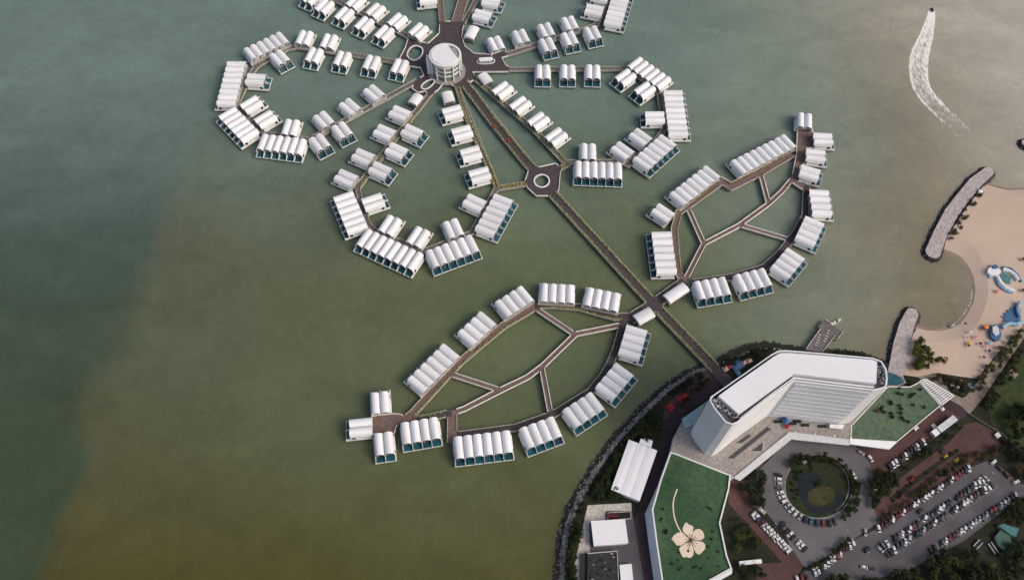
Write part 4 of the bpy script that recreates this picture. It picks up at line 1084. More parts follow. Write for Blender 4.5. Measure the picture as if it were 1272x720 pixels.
obj('parapet', mb, M['white'], fr)
slot([(880, 721.5), (909.5, 706), (909, 712), (884, 726)], bz + .6, M['white'], .6, 'edge_roof', fr)
def Q3p(x, y): return U(*zQ3(x, y), bz)
fc = Q3p(1128, 400)
petals = [[(1118, 385), (1072, 335), (1068, 310), (1085, 270), (1100, 262), (1118, 280), (1140, 285), (1155, 300), (1150, 330), (1134, 380)],
          [(1138, 388), (1145, 345), (1170, 318), (1200, 312), (1225, 330), (1236, 350), (1240, 380), (1220, 400), (1190, 404), (1142, 396)],
          [(1140, 405), (1190, 410), (1225, 415), (1250, 440), (1245, 470), (1220, 500), (1200, 516), (1175, 505), (1158, 470)],
          [(1132, 412), (1148, 450), (1158, 490), (1150, 525), (1128, 543), (1100, 535), (1070, 538), (1050, 500), (1042, 468), (1060, 445), (1095, 428)],
          [(1122, 402), (1090, 425), (1050, 445), (1020, 442), (1005, 420), (980, 392), (1000, 362), (1030, 342), (1060, 342), (1085, 365)]]
em = link('flower_emblem', None, fr)
for q in petals:
    mb = MB(); mb.prism([Q3p(*v) for v in q], bz - .25, bz - .06); obj('petal', mb, M['flower'], em)
st = [Q3p(*v) for v in [(1124, 402), (1085, 370), (1058, 342), (1030, 295), (1008, 240), (996, 180), (993, 120), (1000, 70), (1014, 30), (1026, 0)]]
mb = MB(); Ls, Rs = miter_offset(st, .42), miter_offset(st, -.42)
mb.prism(Ls + Rs[::-1], bz - .25, bz - .055); obj('stem', mb, M['flower'], em)
mb = MB()
for (x0, y0, x1, y1) in ((1128, 398, 1122, 350), (1128, 398, 1100, 360), (1128, 398, 1150, 355), (1132, 400, 1185, 385), (1132, 402, 1185, 432), (1132, 402, 1172, 455), (1128, 405, 1112, 490), (1130, 406, 1128, 450), (1126, 404, 1085, 395), (1126, 404, 1080, 420), (1134, 398, 1170, 372), (1126, 406, 1104, 450)):
    mb.beam(Q3p(x0, y0), Q3p(x1, y1), .32, bz - .06, bz - .03)
mb.tube((fc.x, fc.y, bz - .06), (fc.x, fc.y, bz - .02), 1.0, 1.0, 12)
c_ = Q3p(1112, 488); mb.tube((c_.x, c_.y, bz - .06), (c_.x, c_.y, bz - .02), .9, .9, 10)
obj('stamen', mb, M['brown'], em)
# dark planting scattered on the flower roof and on the second lawn roof
def roof_shrub(x, y, zz, lab, grp, r=1.3): tree(0, 0, r, 0 if r > .9 else 1, lab, grp, 'bush', U(*zz(x, y), bz - .2), bz - .2)
for i, (x, y) in enumerate([(905, 235), (895, 250), (940, 330), (920, 340), (910, 160), (1035, 500), (1060, 620), (1040, 635), (1155, 620), (985, 590), (1215, 630), (1265, 145), (1030, 560), (940, 350)]):
    roof_shrub(x, y, zQ3, 'low dark shrub on the flower emblem roof, left half or beside the petals', 'shrubs on the flower roof', random.uniform(.7, 1.2))
for i, (x, y) in enumerate([(135, 155), (150, 165), (160, 335), (150, 395), (205, 495), (120, 455), (130, 545), (205, 610), (30, 610)]):
    roof_shrub(x, y, zW7, 'low dark shrub on the flower emblem roof near its right parapet', 'shrubs on the flower roof', random.uniform(.7, 1.2))
# second lawn roof
l2 = thing('lawn_roof_hall', 'podium hall with faded green roof right of the tower', 'building', (0, 0, 0))
g2 = [U(*q, bz) for q in [(1057, 528), (1101, 481), (1104, 479.5), (1130, 480), (1142, 474), (1168.5, 503.5), (1114, 549), (1056, 545.5)]]
mb = MB(); mb.prism(g2, LZ - .5, bz - .3); obj('wall', mb, M['beige'], l2)
area = sum(g2[i].cross(g2[(i + 1) % len(g2)]) for i in range(len(g2))); sg = 1 if area > 0 else -1
gi = miter_offset(g2, .6 * sg, True)
mb = MB(); mb.prism(gi, None, bz - .2); obj('turf_roof', mb, M['turf2'], l2)
mb = MB(); n = len(g2)
for i in range(n):
    k = (i + 1) % n; q = [g2[i], g2[k], gi[k], gi[i]]
    vs = [V3(v, bz - .6) for v in q] + [V3(v, bz + .35) for v in q]
    f = [(4, 5, 6, 7), (0, 1, 5, 4), (2, 3, 7, 6)]; mb.add(vs, f if sg > 0 else [x[::-1] for x in f])
obj('parapet', mb, M['cream'], l2)
slot([(1055.2, 544.5), (1114, 549), (1104.5, 558), (1055.4, 551.5)], bz + .6, M['hwhite'], .6, 'entrance_canopy', l2)
for (x, y, r) in [(860, 435, 1), (890, 445, 1), (965, 450, 1.2), (990, 440, 1), (960, 465, 1), (800, 505, 1.2), (805, 520, 1.1), (870, 535, 1.), (885, 560, 1.1), (880, 590, 1.1), (745, 585, 1.1), (805, 595, 1.2), (815, 625, 1.2), (890, 630, 1.1), (905, 650, 1.), (940, 660, 1.), (980, 530, 1.), (1065, 545, 1.), (1035, 405, 1.), (720, 560, 1.1), (870, 395, .9)]:
    roof_shrub(x, y, zR6, 'low dark shrub on the faded green roof', 'shrubs on the faded green roof', r * 1.5)
tree(0, 0, 1.9, 3, 'rust brown shrub on the faded green roof', None, 'bush', U(*zR6(690, 580), bz - .2), bz - .2)
tree(0, 0, 1.6, 3, 'second rust brown shrub on the faded green roof, closer to its middle', None, 'bush', U(*zR6(735, 545), bz - .2), bz - .2)
# pool terrace
pt = thing('swimming_pool', 'teal swimming pool in the corner between tower and breakwater', 'pool', (0, 0, 0))
mb = MB(); mb.prism([U(*q, 8) for q in [(1101.5, 459.5), (1122, 467.5), (1126, 475), (1116, 480), (1102, 479.5)]], LZ - .4, 8); obj('basin', mb, M['beige'], pt)
mb = MB(); mb.prism([U(*q, 8.02) for q in [(1102.6, 461.2), (1120, 468.5), (1123.5, 474.5), (1115, 478.3), (1103, 478)]], 7.5, 8.02); obj('water', mb, M['pool'], pt)
# pergola
pg = thing('pergola', 'white slatted pergola along the end of the faded green roof', 'pergola', (0, 0, 0))
A, B, C_, D = [U(*q, bz + .5) for q in [(1142.5, 473), (1150, 470.5), (1185, 491), (1170, 502.5)]]
fr_ = [(A, B), (B, C_), (C_, D), (D, A)]
for a, b in fr_: mb = MB(); mb.beam(a, b, .8, bz + .1, bz + .8); obj('edge_beam', mb, M['white'], pg)
for i in range(1, 13):
    f = i / 13; a, b = A.lerp(D, f), B.lerp(C_, f); mb = MB(); mb.beam(a, b, .75, bz + .15, bz + .6); obj('slat', mb, M['white'], pg)
mb = MB(); mb.beam((A + B) / 2, (C_ + D) / 2, .6, bz + .05, bz + .55); obj('ridge_beam', mb, M['white'], pg)
for q in (B, C_, D, B.lerp(C_, .5)):
    c = q.lerp((A + C_) / 2, .08); mb = MB(); mb.tube((c.x, c.y, LZ), (c.x, c.y, bz + .1), .3, .3, 8); obj('post', mb, M['white'], pg)
mb = MB(); mb.prism([B.lerp(C_, .55), C_, D, A.lerp(D, .6)], bz - 3.5, bz - 3); obj('dining_floor', mb, M['mech'], pg)

# ------------------------------------------------------------------ service buildings
def gable_shed():
    zt = 8.5
    a, b, c, d = [U(*q, zt) for q in [(781, 545.2), (816.8, 559), (794.8, 621.8), (758.8, 607.2)]]
    t = thing('shed', 'large white shed with three parallel roof bays near the shore', 'shed', (0, 0, 0))
    for i in range(3):
        f0, f1, fm = i / 3, (i + 1) / 3, (i + .5) / 3
        p0, p1, q0, q1 = a.lerp(b, f0), a.lerp(b, f1), d.lerp(c, f0), d.lerp(c, f1); pm, qm = a.lerp(b, fm), d.lerp(c, fm)
        e = (p1 - p0) * .012
        vs = [V3(p0 + e, zt - .4), V3(pm, zt - .2), V3(p1 - e, zt - .4), V3(q0 + e, zt - .4), V3(qm, zt - .2), V3(q1 - e, zt - .4)]
        vs += [v - Vector((0, 0, .35)) for v in vs]
        mb = MB(); mb.add(vs, [(0, 3, 4, 1), (1, 4, 5, 2), (6, 7, 10, 9), (7, 8, 11, 10), (0, 1, 7, 6), (1, 2, 8, 7), (3, 9, 10, 4), (4, 10, 11, 5), (0, 6, 9, 3), (2, 5, 11, 8)])
        obj('roof', mb, M['roof2'], t)
    mb = MB(); ins = [v.lerp((a + c) / 2, .02) for v in (a, b, c, d)]; mb.prism(ins, LZ - .2, zt - .85); obj('wall', mb, M['greywhite'], t)
    mb = MB(); mb.prism([U(*q, zt - .2) for q in [(794, 550), (796, 544.2), (800, 545.6), (801, 543.6), (811, 547), (809, 555.5)]], LZ, zt - .2); obj('annex', mb, M['roof2'], t)
gable_shed()
def flat_hut(name, cat, label, px, zt, m_roof, m_wall, over=.6, extra=None):
    q = [U(*v, zt) for v in px]; t = thing(name, label, cat, (0, 0, 0))
    c = sum(q, Vector((0, 0))) / len(q)
    mb = MB(); mb.prism([v + (c - v).normalized() * over for v in q], LZ - .2, zt - .5); obj('wall', mb, m_wall, t)
    mb = MB(); mb.prism(q, zt - .5, zt); obj('roof', mb, m_roof, t)
    return t, q
t, q = flat_hut('pump_house', 'hut', 'square pump house with a plain white roof in the service yard', [(734, 646.5), (776.5, 644), (780.6, 674.3), (737.5, 677.5)], 8, M['roof2'], M['greywhite'])
t, q = flat_hut('plant_building', 'building', 'black weathered flat roof building with roof pipes at the bottom edge', [(730, 687), (766.5, 684), (768.5, 728), (729, 728)], 6, M['darkroof'], M['mech'], .1)
rnd = random.Random(8)
for i in range(34):
    u_, v_ = rnd.uniform(.05, .95), rnd.uniform(.04, .96); pp = q[0].lerp(q[1], u_).lerp(q[3].lerp(q[2], u_), v_)
    mb = MB(); s = rnd.uniform(.3, .9); mb.box(pp.x - s, pp.x + s, pp.y - s * .6, pp.y + s * .6, 5.99, 6 + rnd.uniform(.3, 1.)); obj('roof_unit', mb, rnd.choice([M['mech'], M['dark'], M['darkroof']]), t)
mb = MB(); mb.beam(q[0], q[1], .5, 6.0, 6.6); mb.beam(q[1], q[2], .4, 6.0, 6.5); obj('pipe', mb, M['metal'], t)
flat_hut('annex_hut', 'hut', 'narrow strip of black and white kit beside the black roof', [(722, 687), (728.6, 686.8), (727.6, 728), (720.5, 728)], 4.5, M['darkroof'], M['mech'], .1)
flat_hut('storage_hut', 'hut', 'narrow pale blue white roofed hut at the bottom edge', [(769.5, 701), (784.5, 699.5), (787.5, 728), (772, 728)], 6, M['roof2'], M['greywhite'], .3)
c = [U(*v, LZ) for v in [(755, 637), (783, 635), (783.5, 644), (755, 646)]]
t = thing('tank_pit', 'dark pit with a red tank behind the pump house', 'tank', (0, 0, 0))
mb = MB()
for a, b in zip(c, c[1:] + c[:1]): mb.beam(a, b, .4, LZ, LZ + 1.2)
obj('pit_wall', mb, M['yard'], t); mb = MB(); mb.prism(c, None, LZ + .3); obj('floor', mb, M['dark'], t)
pp = U(761, 641, LZ); mb = MB(); mb.tube((pp.x - 3, pp.y, 4), (pp.x + 3, pp.y, 4), 1.3, 1.3, 14); obj('tank', mb, M['maroon'], t)
def marquee(px, py, s, m, label, zt=4.2, dims=None, cat='canopy', rz=.5):
    pp = U(px, py, zt); t = thing('canopy', label, cat, (pp.x, pp.y, 0), rz)
    a, b = dims or (s, s); mb = MB()
    vs = [(-a, -b, zt - .8), (a, -b, zt - .8), (a, b, zt - .8), (-a, b, zt - .8), (0, 0, zt + .8)]
    mb.add(vs, [(0, 1, 4), (1, 2, 4), (2, 3, 4), (3, 0, 4)]); mb.box(-a, a, -b, b, zt - 1.1, zt - .81); obj('cloth', mb, m, t)
    for sx in (-1, 1):
        for sy in (-1, 1): mb = MB(); mb.tube((sx * (a - .2), sy * (b - .2), LZ), (sx * (a - .2), sy * (b - .2), zt - .9), .08, .08, 6); obj('pole', mb, M['white'], t)
marquee(901.5, 457, 1.9, M['salmon'], 'pale salmon square canopy left of the red one at the causeway head')
marquee(906, 453.5, 2.0, M['red'], 'red canopy between salmon and blue canopies at the causeway head')
marquee(916, 452.5, 4, M['bluetile'], 'large blue canopy at the causeway head', dims=(4.6, 3.6))
marquee(924.3, 449, 1.8, M['salmon'], 'pale salmon canopy right of the large blue one, nearer')
marquee(931, 446.5, 1.8, M['salmon'], 'pale salmon canopy farthest right at the causeway head')
marquee(917.5, 462.5, 1.6, M['skyblue'], 'small sky blue canopy below the large blue one')
marquee(833, 505, 2.4, M['red'], 'red canopy on the brick walk, lower left of two')
marquee(849, 493, 3, M['red'], 'red canopy on the brick walk, upper right of two', dims=(4, 2.2))
marquee(1004.3, 237.6, 2.2, M['maroon'], 'dark red shelter beside the right rim of the upper leaf', zt=5)
marquee(976.5, 521, 2, M['blue'], 'blue canopy on the court terrace beside the tower', zt=bz + 3.2, dims=(1.8, 2.6))
marquee(978.5, 528.5, 1.5, M['red'], 'small red canopy on the court terrace beside the tower', zt=bz + 3.0)
for (x, y, l) in ((1170.8, 506.5, 'white square umbrella at the foot of the pergola'), (1160.7, 528.3, 'white square umbrella near the box truck')):
    marquee(x, y, 1.5, M['white'], l, 4, cat='umbrella')
t, q = flat_hut('shed', 'shed', 'blue roofed shed at the right of the car park, upper of two', [(1240, 652), (1247, 650), (1266, 656), (1262, 666), (1256, 664)], 6, M['tealroof'], M['mech'], .4)
t, q = flat_hut('shed', 'shed', 'dull green roofed shed at the right of the car park, lower of two', [(1236, 666), (1243, 658), (1254, 664), (1257, 674), (1248, 683), (1240, 676)], 5, mat('dull green roof', (.05, .11, .085), .7, .2, .5), M['mech'], .4)
t, q = flat_hut('garden_pavilion', 'hut', 'blue grey roofed hut in the beach garden', [(1197, 478), (1206, 475), (1211, 482), (1202, 486)], 5, mat('blue grey roof', (.10, .16, .20), .6, .2, .5), M['greywhite'], .4)
t, q = flat_hut('gate_hut', 'hut', 'small square beige hut by the boundary fence', [(1235.5, 539), (1240, 536), (1244, 541), (1239.5, 544)], 4.5, M['ivory'], M['greywhite'], .3)
marquee(1183, 475.5, 1.6, M['white'], 'white umbrella in the beach garden, left one', cat='umbrella')
marquee(1189, 479.5, 1.6, M['white'], 'white umbrella in the beach garden, right one', cat='umbrella')
marquee(1194.5, 474, 1.7, M['orange'], 'orange umbrella in the beach garden', cat='umbrella')
marquee(1190, 571, 1.9, M['yellow'], 'yellow canopy on the red road median, larger one', 4, (2.2, 1.5))
marquee(1175, 565.5, 1.1, M['yellow'], 'small yellow canopy on the red road median', 4, (1.6, .8))
marquee(1133, 593.5, 1.6, M['maroon'], 'dark red canopy on the red road median', 4, (2.4, 1.3))

# boundary fence
t = thing('fence', 'pale boundary fence running down the right edge below the field', 'fence', (0, 0, 0))
fp = [U(*q, LZ) for q in [(1203, 514), (1222, 526), (1245, 540), (1280, 572)]]
for a, b in zip(fp, fp[1:]): mb = MB(); mb.beam(a, b, .15, LZ, LZ + 1.6); obj('panel', mb, M['beige'], t)
for q_ in resample(fp, 5): mb = MB(); mb.box(q_.x - .15, q_.x + .15, q_.y - .15, q_.y + .15, LZ - .2, LZ + 2); obj('post', mb, M['beige'], t)

# jetty
jt = thing('jetty', 'grey plank jetty with a broad head behind the hotel', 'jetty', (0, 0, 0))
jp = [U(*q, DZ) for q in [(1000.5, 434), (1019.5, 407.5), (1016.5, 405.3), (1024.4, 396.5), (1033, 403), (1046.8, 412.5), (1040, 421), (1037, 416.5), (1021.5, 437)]]
mb = MB(); mb.prism(jp, DZ - .8, DZ, 0, 1); obj('deck', mb, [M['deckg'], M['fascia']], jt)
for a, b in ((0, 1), (7, 8), (3, 4), (5, 6)):
    mb = MB(); mb.beam(jp[a].lerp(jp[b], .02), jp[a].lerp(jp[b], .98), .3, DZ - .1, DZ + .9); obj('railing', mb, M['cream'], jt)
for q_ in jp[1:8]:
    c = q_.lerp((jp[0] + jp[5]) / 2, .08); mb = MB(); mb.tube((c.x, c.y, -4), (c.x, c.y, DZ - .3), .4, .4, 8); obj('pile', mb, M['pile'], jt)
for i in range(5):
    for k, (x0, y0, x1, y1) in enumerate(((1013.5, 428.5, 1018.5, 416), (1024, 424, 1029, 411))):
        c = U(x0 + (x1 - x0) * i / 4, y0 + (y1 - y0) * i / 4, DZ)
        side_ = 'left' if k == 0 else 'right'
        t = thing('bench', f'pale bench on the jetty, {side_} row, {ORD[i+1]} from the shore', 'bench', (c.x, c.y, DZ), R(-35), 'benches on the jetty')
        mb = MB(); mb.box(-.8, .8, -.3, .3, .38, .5); obj('seat', mb, M['ivory'], t)
        for sx in (-.6, .6): mb = MB(); mb.box(sx - .07, sx + .07, -.25, .25, 0, .38); obj('leg', mb, M['metal'], t)

# ------------------------------------------------------------------ boats
def hull(L, W, H, mh, mi_, t):
    mb = MB(); N = 10; vs = []
    for i in range(N + 1):
        f = i / N; x = -L / 2 + L * f; wv = W / 2 * (1 - max(0, (f - .55) / .45) ** 2) * (.85 + .15 * min(1, f * 4))
        vs += [(x, -wv, H), (x, -wv * .7, 0), (x, wv * .7, 0), (x, wv, H)]
    fs = []
    for i in range(N):
        a, b = 4 * i, 4 * i + 4
        for k in range(3): fs.append((a + k, b + k, b + k + 1, a + k + 1)[::-1])
    fs.append((0, 1, 2, 3))
    mb.add(vs, fs, 0)
    ind = [(v[0] * .9 - .02 * L, v[1] * .78, H - .12) for v in vs[::4]] + [(v[0] * .9 - .02 * L, v[1] * .78, H - .12) for v in vs[3::4]][::-1]
    obj('hull', mb, mh, t)
    mb = MB(); mb.prism([(v[0], v[1]) for v in vs[::4]] + [(v[0], v[1]) for v in vs[3::4]][::-1], None, H - .02); obj('deck', mb, mi_, t)
def boat(px, py, ang, L, W, label, name='motor_boat', mh='white', md='ivory', console=True):
    c = U(px, py, .3); t = thing(name, label, 'boat', (c.x, c.y, -.15), ang)
    hull(L, W, 1.1, M[mh], M[md], t)
    mb = MB(); mb.box(-L * .12, L * .10, -W * .25, W * .25, 1.1, 1.9); mb.box(L * .08, L * .11, -W * .22, W * .22, 1.9, 2.3); obj('console', mb, M['white'] if console else M['dark'], t)
    mb = MB(); mb.box(-L / 2 - .5, -L / 2 + .02, -.25, .25, .1, 1.5); obj('outboard_motor', mb, M['dark'], t)
boat(1157.6, 12.5, R(84), 5.5, 2.1, 'small speedboat with dark console at the head of the white wake', md='dark', console=False)
boat(1036.5, 401, R(25), 6.5, 2.4, 'small cream boat moored at the jetty head, nearer', mh='ivory')
boat(1041.5, 398.2, R(35), 5.5, 2.0, 'small cream boat moored at the jetty head, farther out')
boat(1183, 404.3, R(20), 5, 1.9, 'dark small boat drawn up at the bay waterline', mh='dark', md='mech')
# wake of the speedboat: foam sheets on the water
def foam_material():
    m, nt, b = new_mat('wake foam'); L = nt.links
    b.inputs['Base Color'].default_value = (.8, .78, .74, 1); b.inputs['Roughness'].default_value = .8
    geo = nt.nodes.new('ShaderNodeNewGeometry'); n = nt.nodes.new('ShaderNodeTexNoise')
    mp = nt.nodes.new('ShaderNodeMapping'); mp.inputs['Scale'].default_value = (.5, .16, 1)
    L.new(geo.outputs['Position'], mp.inputs['Vector']); L.new(mp.outputs[0], n.inputs['Vector'])
    n.inputs['Scale'].default_value = 1.0; n.inputs['Detail'].default_value = 5
    at = nt.nodes.new('ShaderNodeAttribute'); at.attribute_name = 'thickness'
    ad = nt.nodes.new('ShaderNodeMath'); ad.operation = 'ADD'; L.new(n.outputs['Fac'], ad.inputs[0]); L.new(at.outputs['Fac'], ad.inputs[1])
    mr = nt.nodes.new('ShaderNodeMapRange'); mr.inputs['From Min'].default_value = .44; mr.inputs['From Max'].default_value = 1.02; mr.interpolation_type = 'SMOOTHSTEP'
    L.new(ad.outputs[0], mr.inputs['Value']); L.new(mr.outputs['Result'], b.inputs['Alpha']); return m
wk = [(1157.6, 14), (1156.8, 20), (1155.4, 27), (1153, 36), (1150.4, 46), (1146.5, 56), (1143.4, 65), (1141.4, 76), (1140.8, 86), (1141.6, 98), (1145.2, 110), (1151, 119), (1156.5, 125.5), (1163, 132.5), (1170.5, 140), (1179, 147.5), (1189, 157), (1199, 168), (1207, 180)]
wp = resample([U(*q, 0) for q in wk], 2.5)
n = len(wp); mb = MB(); att = []; cols = 25
for i, p_ in enumerate(wp):
    f = i / (n - 1); d = (wp[min(n - 1, i + 1)] - wp[max(0, i - 1)]).normalized(); nn = Vector((-d.y, d.x))
    hw = 3.2 + 7.2 * min(1, f * 2.6) ** .8 - 1.5 * max(0, f - .6)
    for k in range(cols):
        u_ = -1 + 2 * k / (cols - 1); q = p_ + nn * u_ * hw
        mb.v.append((q.x, q.y, .05))
        prof = .34 * math.exp(-((abs(u_) - .72) / .17) ** 2) + .30 * math.exp(-((u_ + .15) / .28) ** 2) * max(0, 1 - f * 1.2) + .18 * math.exp(-((u_ - .4) / .15) ** 2) + .16
        edge = min(1, (1 - abs(u_)) / .3); prof = prof * edge - .45 * (1 - edge)
        head = .35 * max(0, 1 - f * 9)
        att.append(max(-.5, (prof + head) * (1 - max(0, (f - .62) / .38) ** 1.3) + .10 * (1 - f) - .10 * f))
for i in range(n - 1):
    for k in range(cols - 1):
        a = i * cols + k; mb.f.append([a, a + 1, a + cols + 1, a + cols]); mb.mi.append(0); mb.sm.append(False)
wo = obj('wake', mb, foam_material())
ca = wo.data.attributes.new('thickness', 'FLOAT', 'POINT'); ca.data.foreach_set('value', att)
tag(wo, 'long curved white wake trailing behind the speedboat', kind='stuff')

# ------------------------------------------------------------------ beach things
sp = thing('splash_pool', 'white and blue splash pool on the sand with two curved arms', 'splash pool', (0, 0, 0))
def SP(x, y, z=LZ + .1): return U(*zS4(x, y), z)
mb = MB(); mb.prism([SP(*q) for q in [(1080, 330), (1100, 300), (1170, 345), (1160, 400), (1130, 395), (1105, 370)]], LZ, LZ + .5); obj('pool', mb, M['teal'], sp)
def tubeline(pts, r, m, name, par, z):
    mb = MB()
    for a, b in zip(pts, pts[1:]): mb.tube((a.x, a.y, z), (b.x, b.y, z), r, r, 8)
    obj(name, mb, m, par)
tubeline([SP(*q) for q in [(1055, 345), (1075, 390), (1110, 425), (1150, 445), (1190, 455)]], 1.5, M['white'], 'white_arm', sp, LZ + 1)
tubeline([SP(*q) for q in [(1100, 285), (1150, 300), (1190, 330), (1220, 375)]], 1.5, M['white'], 'white_arm', sp, LZ + 1)
tubeline([SP(*q) for q in [(1045, 350), (1065, 405), (1105, 442), (1150, 465), (1180, 470)]], .9, M['skyblue'], 'blue_edge', sp, LZ + .8)
tubeline([SP(*q) for q in [(1100, 270), (1160, 280), (1210, 325), (1245, 385)]], .9, M['bluetile'], 'blue_edge', sp, LZ + .8)
mb = MB(); mb.prism([SP(*q, LZ + 2) for q in [(985, 285), (1010, 262), (1050, 268), (1085, 285), (1090, 310), (1060, 325), (1010, 330), (985, 310)]], LZ, LZ + 2.2); obj('tower', mb, M['white'], sp)
mb = MB(); mb.prism([SP(*q, LZ + 3) for q in [(1020, 250), (1045, 240), (1070, 258), (1060, 275), (1030, 275)]], LZ, LZ + 3); obj('slide_top', mb, M['bluetile'], sp)
mb = MB(); mb.prism([SP(*q, LZ + 1) for q in [(985, 325), (1010, 335), (1030, 345), (1000, 350)]], LZ, LZ + 1); obj('step', mb, M['skyblue'], sp)
sl2 = thing('water_slide', 'blue spiky edged water slide with white tower at the back of the beach', 'water slide', (0, 0, 0))
def S5p(x, y, z=LZ + .1): return U(*zS5(x, y), z)
spk = [(1235, 45), (1205, 62), (1195, 60), (1190, 80), (1165, 75), (1168, 92), (1135, 92), (1145, 112), (1110, 118), (1128, 135), (1090, 145), (1120, 160), (1105, 182), (1130, 185), (1170, 200), (1210, 200), (1240, 185), (1250, 140), (1245, 90)]
mb = MB(); mb.prism([S5p(*q, LZ + .8) for q in spk], LZ, LZ + .8); obj('blue_basin', mb, M['bluetile'], sl2)
tubeline([S5p(*q) for q in [(1225, 40), (1210, 80), (1212, 120), (1230, 160)]], 1.3, M['skyblue'], 'slide_tube', sl2, LZ + 2)
tubeline([S5p(*q) for q in [(1090, 240), (1120, 215), (1160, 208), (1200, 215), (1240, 195)]], 1.5, M['skyblue'], 'slide_tube', sl2, LZ + 1.6)
mb = MB(); mb.prism([S5p(*q, LZ + 2.5) for q in [(1012, 215), (1050, 205), (1080, 230), (1095, 290), (1085, 325), (1050, 335), (1015, 310), (1005, 260)]], LZ, LZ + 2.5); obj('round_tower', mb, M['bluetile'], sl2)
mb = MB(); mb.prism([S5p(*q, LZ + 3.4) for q in [(1025, 225), (1055, 215), (1075, 245), (1078, 280), (1050, 300), (1025, 270)]], LZ, LZ + 3.4); obj('tower_top', mb, M['greywhite'], sl2)
c = U(1234, 424, LZ); 
def umbrella(px, py, m, label, r=1.3):
    c = U(px, py, LZ + 2); t = thing('beach_umbrella', label, 'umbrella', (c.x, c.y, LZ), 0, 'umbrellas on the beach')
    mb = MB(); k = 8; vs = [(r * math.cos(2 * math.pi * i / k), r * math.sin(2 * math.pi * i / k), 2.0) for i in range(k)] + [(0, 0, 2.55)]
    mb.add(vs, [(i, (i + 1) % k, k) for i in range(k)]); obj('canopy', mb, m, t)
    mb = MB(); mb.tube((0, 0, -.1), (0, 0, 2.5), .04, .04, 6); obj('pole', mb, M['white'], t)
for (x, y, m, l, r) in ((955, 240, 'brown', 'dark brown umbrella beside the orange one on the beach', 1.6), (975, 225, 'orange', 'orange umbrella nearest the water slide', 2.0), (895, 310, 'pink', 'pink umbrella on the beach, left of the slide tower', 1.5), (840, 355, 'yellow', 'yellow umbrella on the beach, nearest the hotel', 1.6), (838, 372, 'maroon', 'dark red umbrella touching the yellow one', 1.2),
                        (930, 358, 'maroon', 'dark red umbrella below the pink one', 1.2), (828, 310, 'pink', 'small pink umbrella left of the larger pink one', 1.0), (1005, 355, 'skyblue', 'sky blue umbrella below the slide tower', 1.6), (975, 380, 'pink', 'pale pink umbrella left of the sky blue one', 1.2), (1000, 415, 'navy', 'navy umbrella below the sky blue one', 1.2), (810, 200, 'brown', 'brown umbrella near the bay waterline', 1.1), (850, 265, 'greywhite', 'white umbrella above the small pink one', 1.1), (957, 465, 'brown', 'brown umbrella by the trees at the back of the beach', 1.1)):
    umbrella(*zS5(x, y), M[m], l, r)
umbrella(*zS4(1070, 455), M['pink'], 'pink umbrella beside the curved splash pool', 1.7)
umbrella(*zS3(930, 300), M['white'], 'white umbrella on the sand behind the long breakwater', 1.8)

# ------------------------------------------------------------------ vehicles
def car_meshes(m_paint, big=False):
    W = .9 if not big else 1.0
    prof = [(-2.15, .35), (-2.2, .75), (-2.0, .95), (2.0 - .1, .82), (2.2, .62), (2.2, .35)]
    mb = MB(); n = len(prof)
    for s_, w_ in ((0, W),):
        vs = [(x, -w_ * (.94 if z > .8 else 1), z) for x, z in prof] + [(x, w_ * (.94 if z > .8 else 1), z) for x, z in prof]
        mb.add(vs, [(i, (i + 1) % n, (i + 1) % n + n, i + n)[::-1] for i in range(n)])
        mb.add(vs, [tuple(range(n))[::-1], tuple(range(n, 2 * n))])
    x0, x1, zt = (-1.45, .35, 1.45) if not big else (-1.95, .75, 1.75)
    mb.box(x0, x1, -W * .74, W * .74, zt - .06, zt)
    body = mb.mesh('body', [m_paint])
    mb = MB()
    b0, b1 = x0 - .35, x1 + .75
    vs = [(b0, -W * .88, .86), (b1, -W * .88, .84), (b1, W * .88, .84), (b0, W * .88, .86), (x0, -W * .75, zt - .06), (x1, -W * .75, zt - .06), (x1, W * .75, zt - .06), (x0, W * .75, zt - .06)]
    mb.add(vs, [(0, 1, 5, 4), (1, 2, 6, 5), (2, 3, 7, 6), (3, 0, 4, 7)])
    return body, mb.mesh('window_band', [M['carglass']])
mb = MB(); mb.tube((0, -.11, 0), (0, .11, 0), .32, .32, 12); WHEEL = mb.mesh('wheel', [M['tyre']])
PAINT = {}
for n_, c_ in dict(white=(.62, .62, .63), silver=(.34, .35, .36), black=(.014, .014, .016), grey=(.09, .09, .10), red=(.19, .018, .02), maroon=(.08, .012, .018), blue=(.025, .035, .075), teal=(.03, .13, .16), gold=(.30, .22, .10)).items():
    m = mat('paint ' + n_, c_, .35, .03, 1., spec=.5); PAINT[n_] = (car_meshes(m), car_meshes(m, True))
crnd = random.Random(21)
def car(pos, ang, colour, label, group=None, big=None):
    big = crnd.random() < .3 if big is None else big
    body, glass = PAINT[colour][1 if big else 0]
    t = thing('parked_car', label, 'car', (pos.x, pos.y, LZ + .14), ang, group); t.scale = (1.1, 1.1, 1.08)
    link('body', body, t); link('window_band', glass, t)
    for x in (-1.35, 1.35):
        for y in (-.82, .82): link('wheel', WHEEL, t, (x, y, .32))
    return t
BAG = ['white'] * 9 + ['silver'] * 3 + ['black'] * 7 + ['grey'] * 3 + ['red'] * 2 + ['maroon'] * 2 + ['blue']
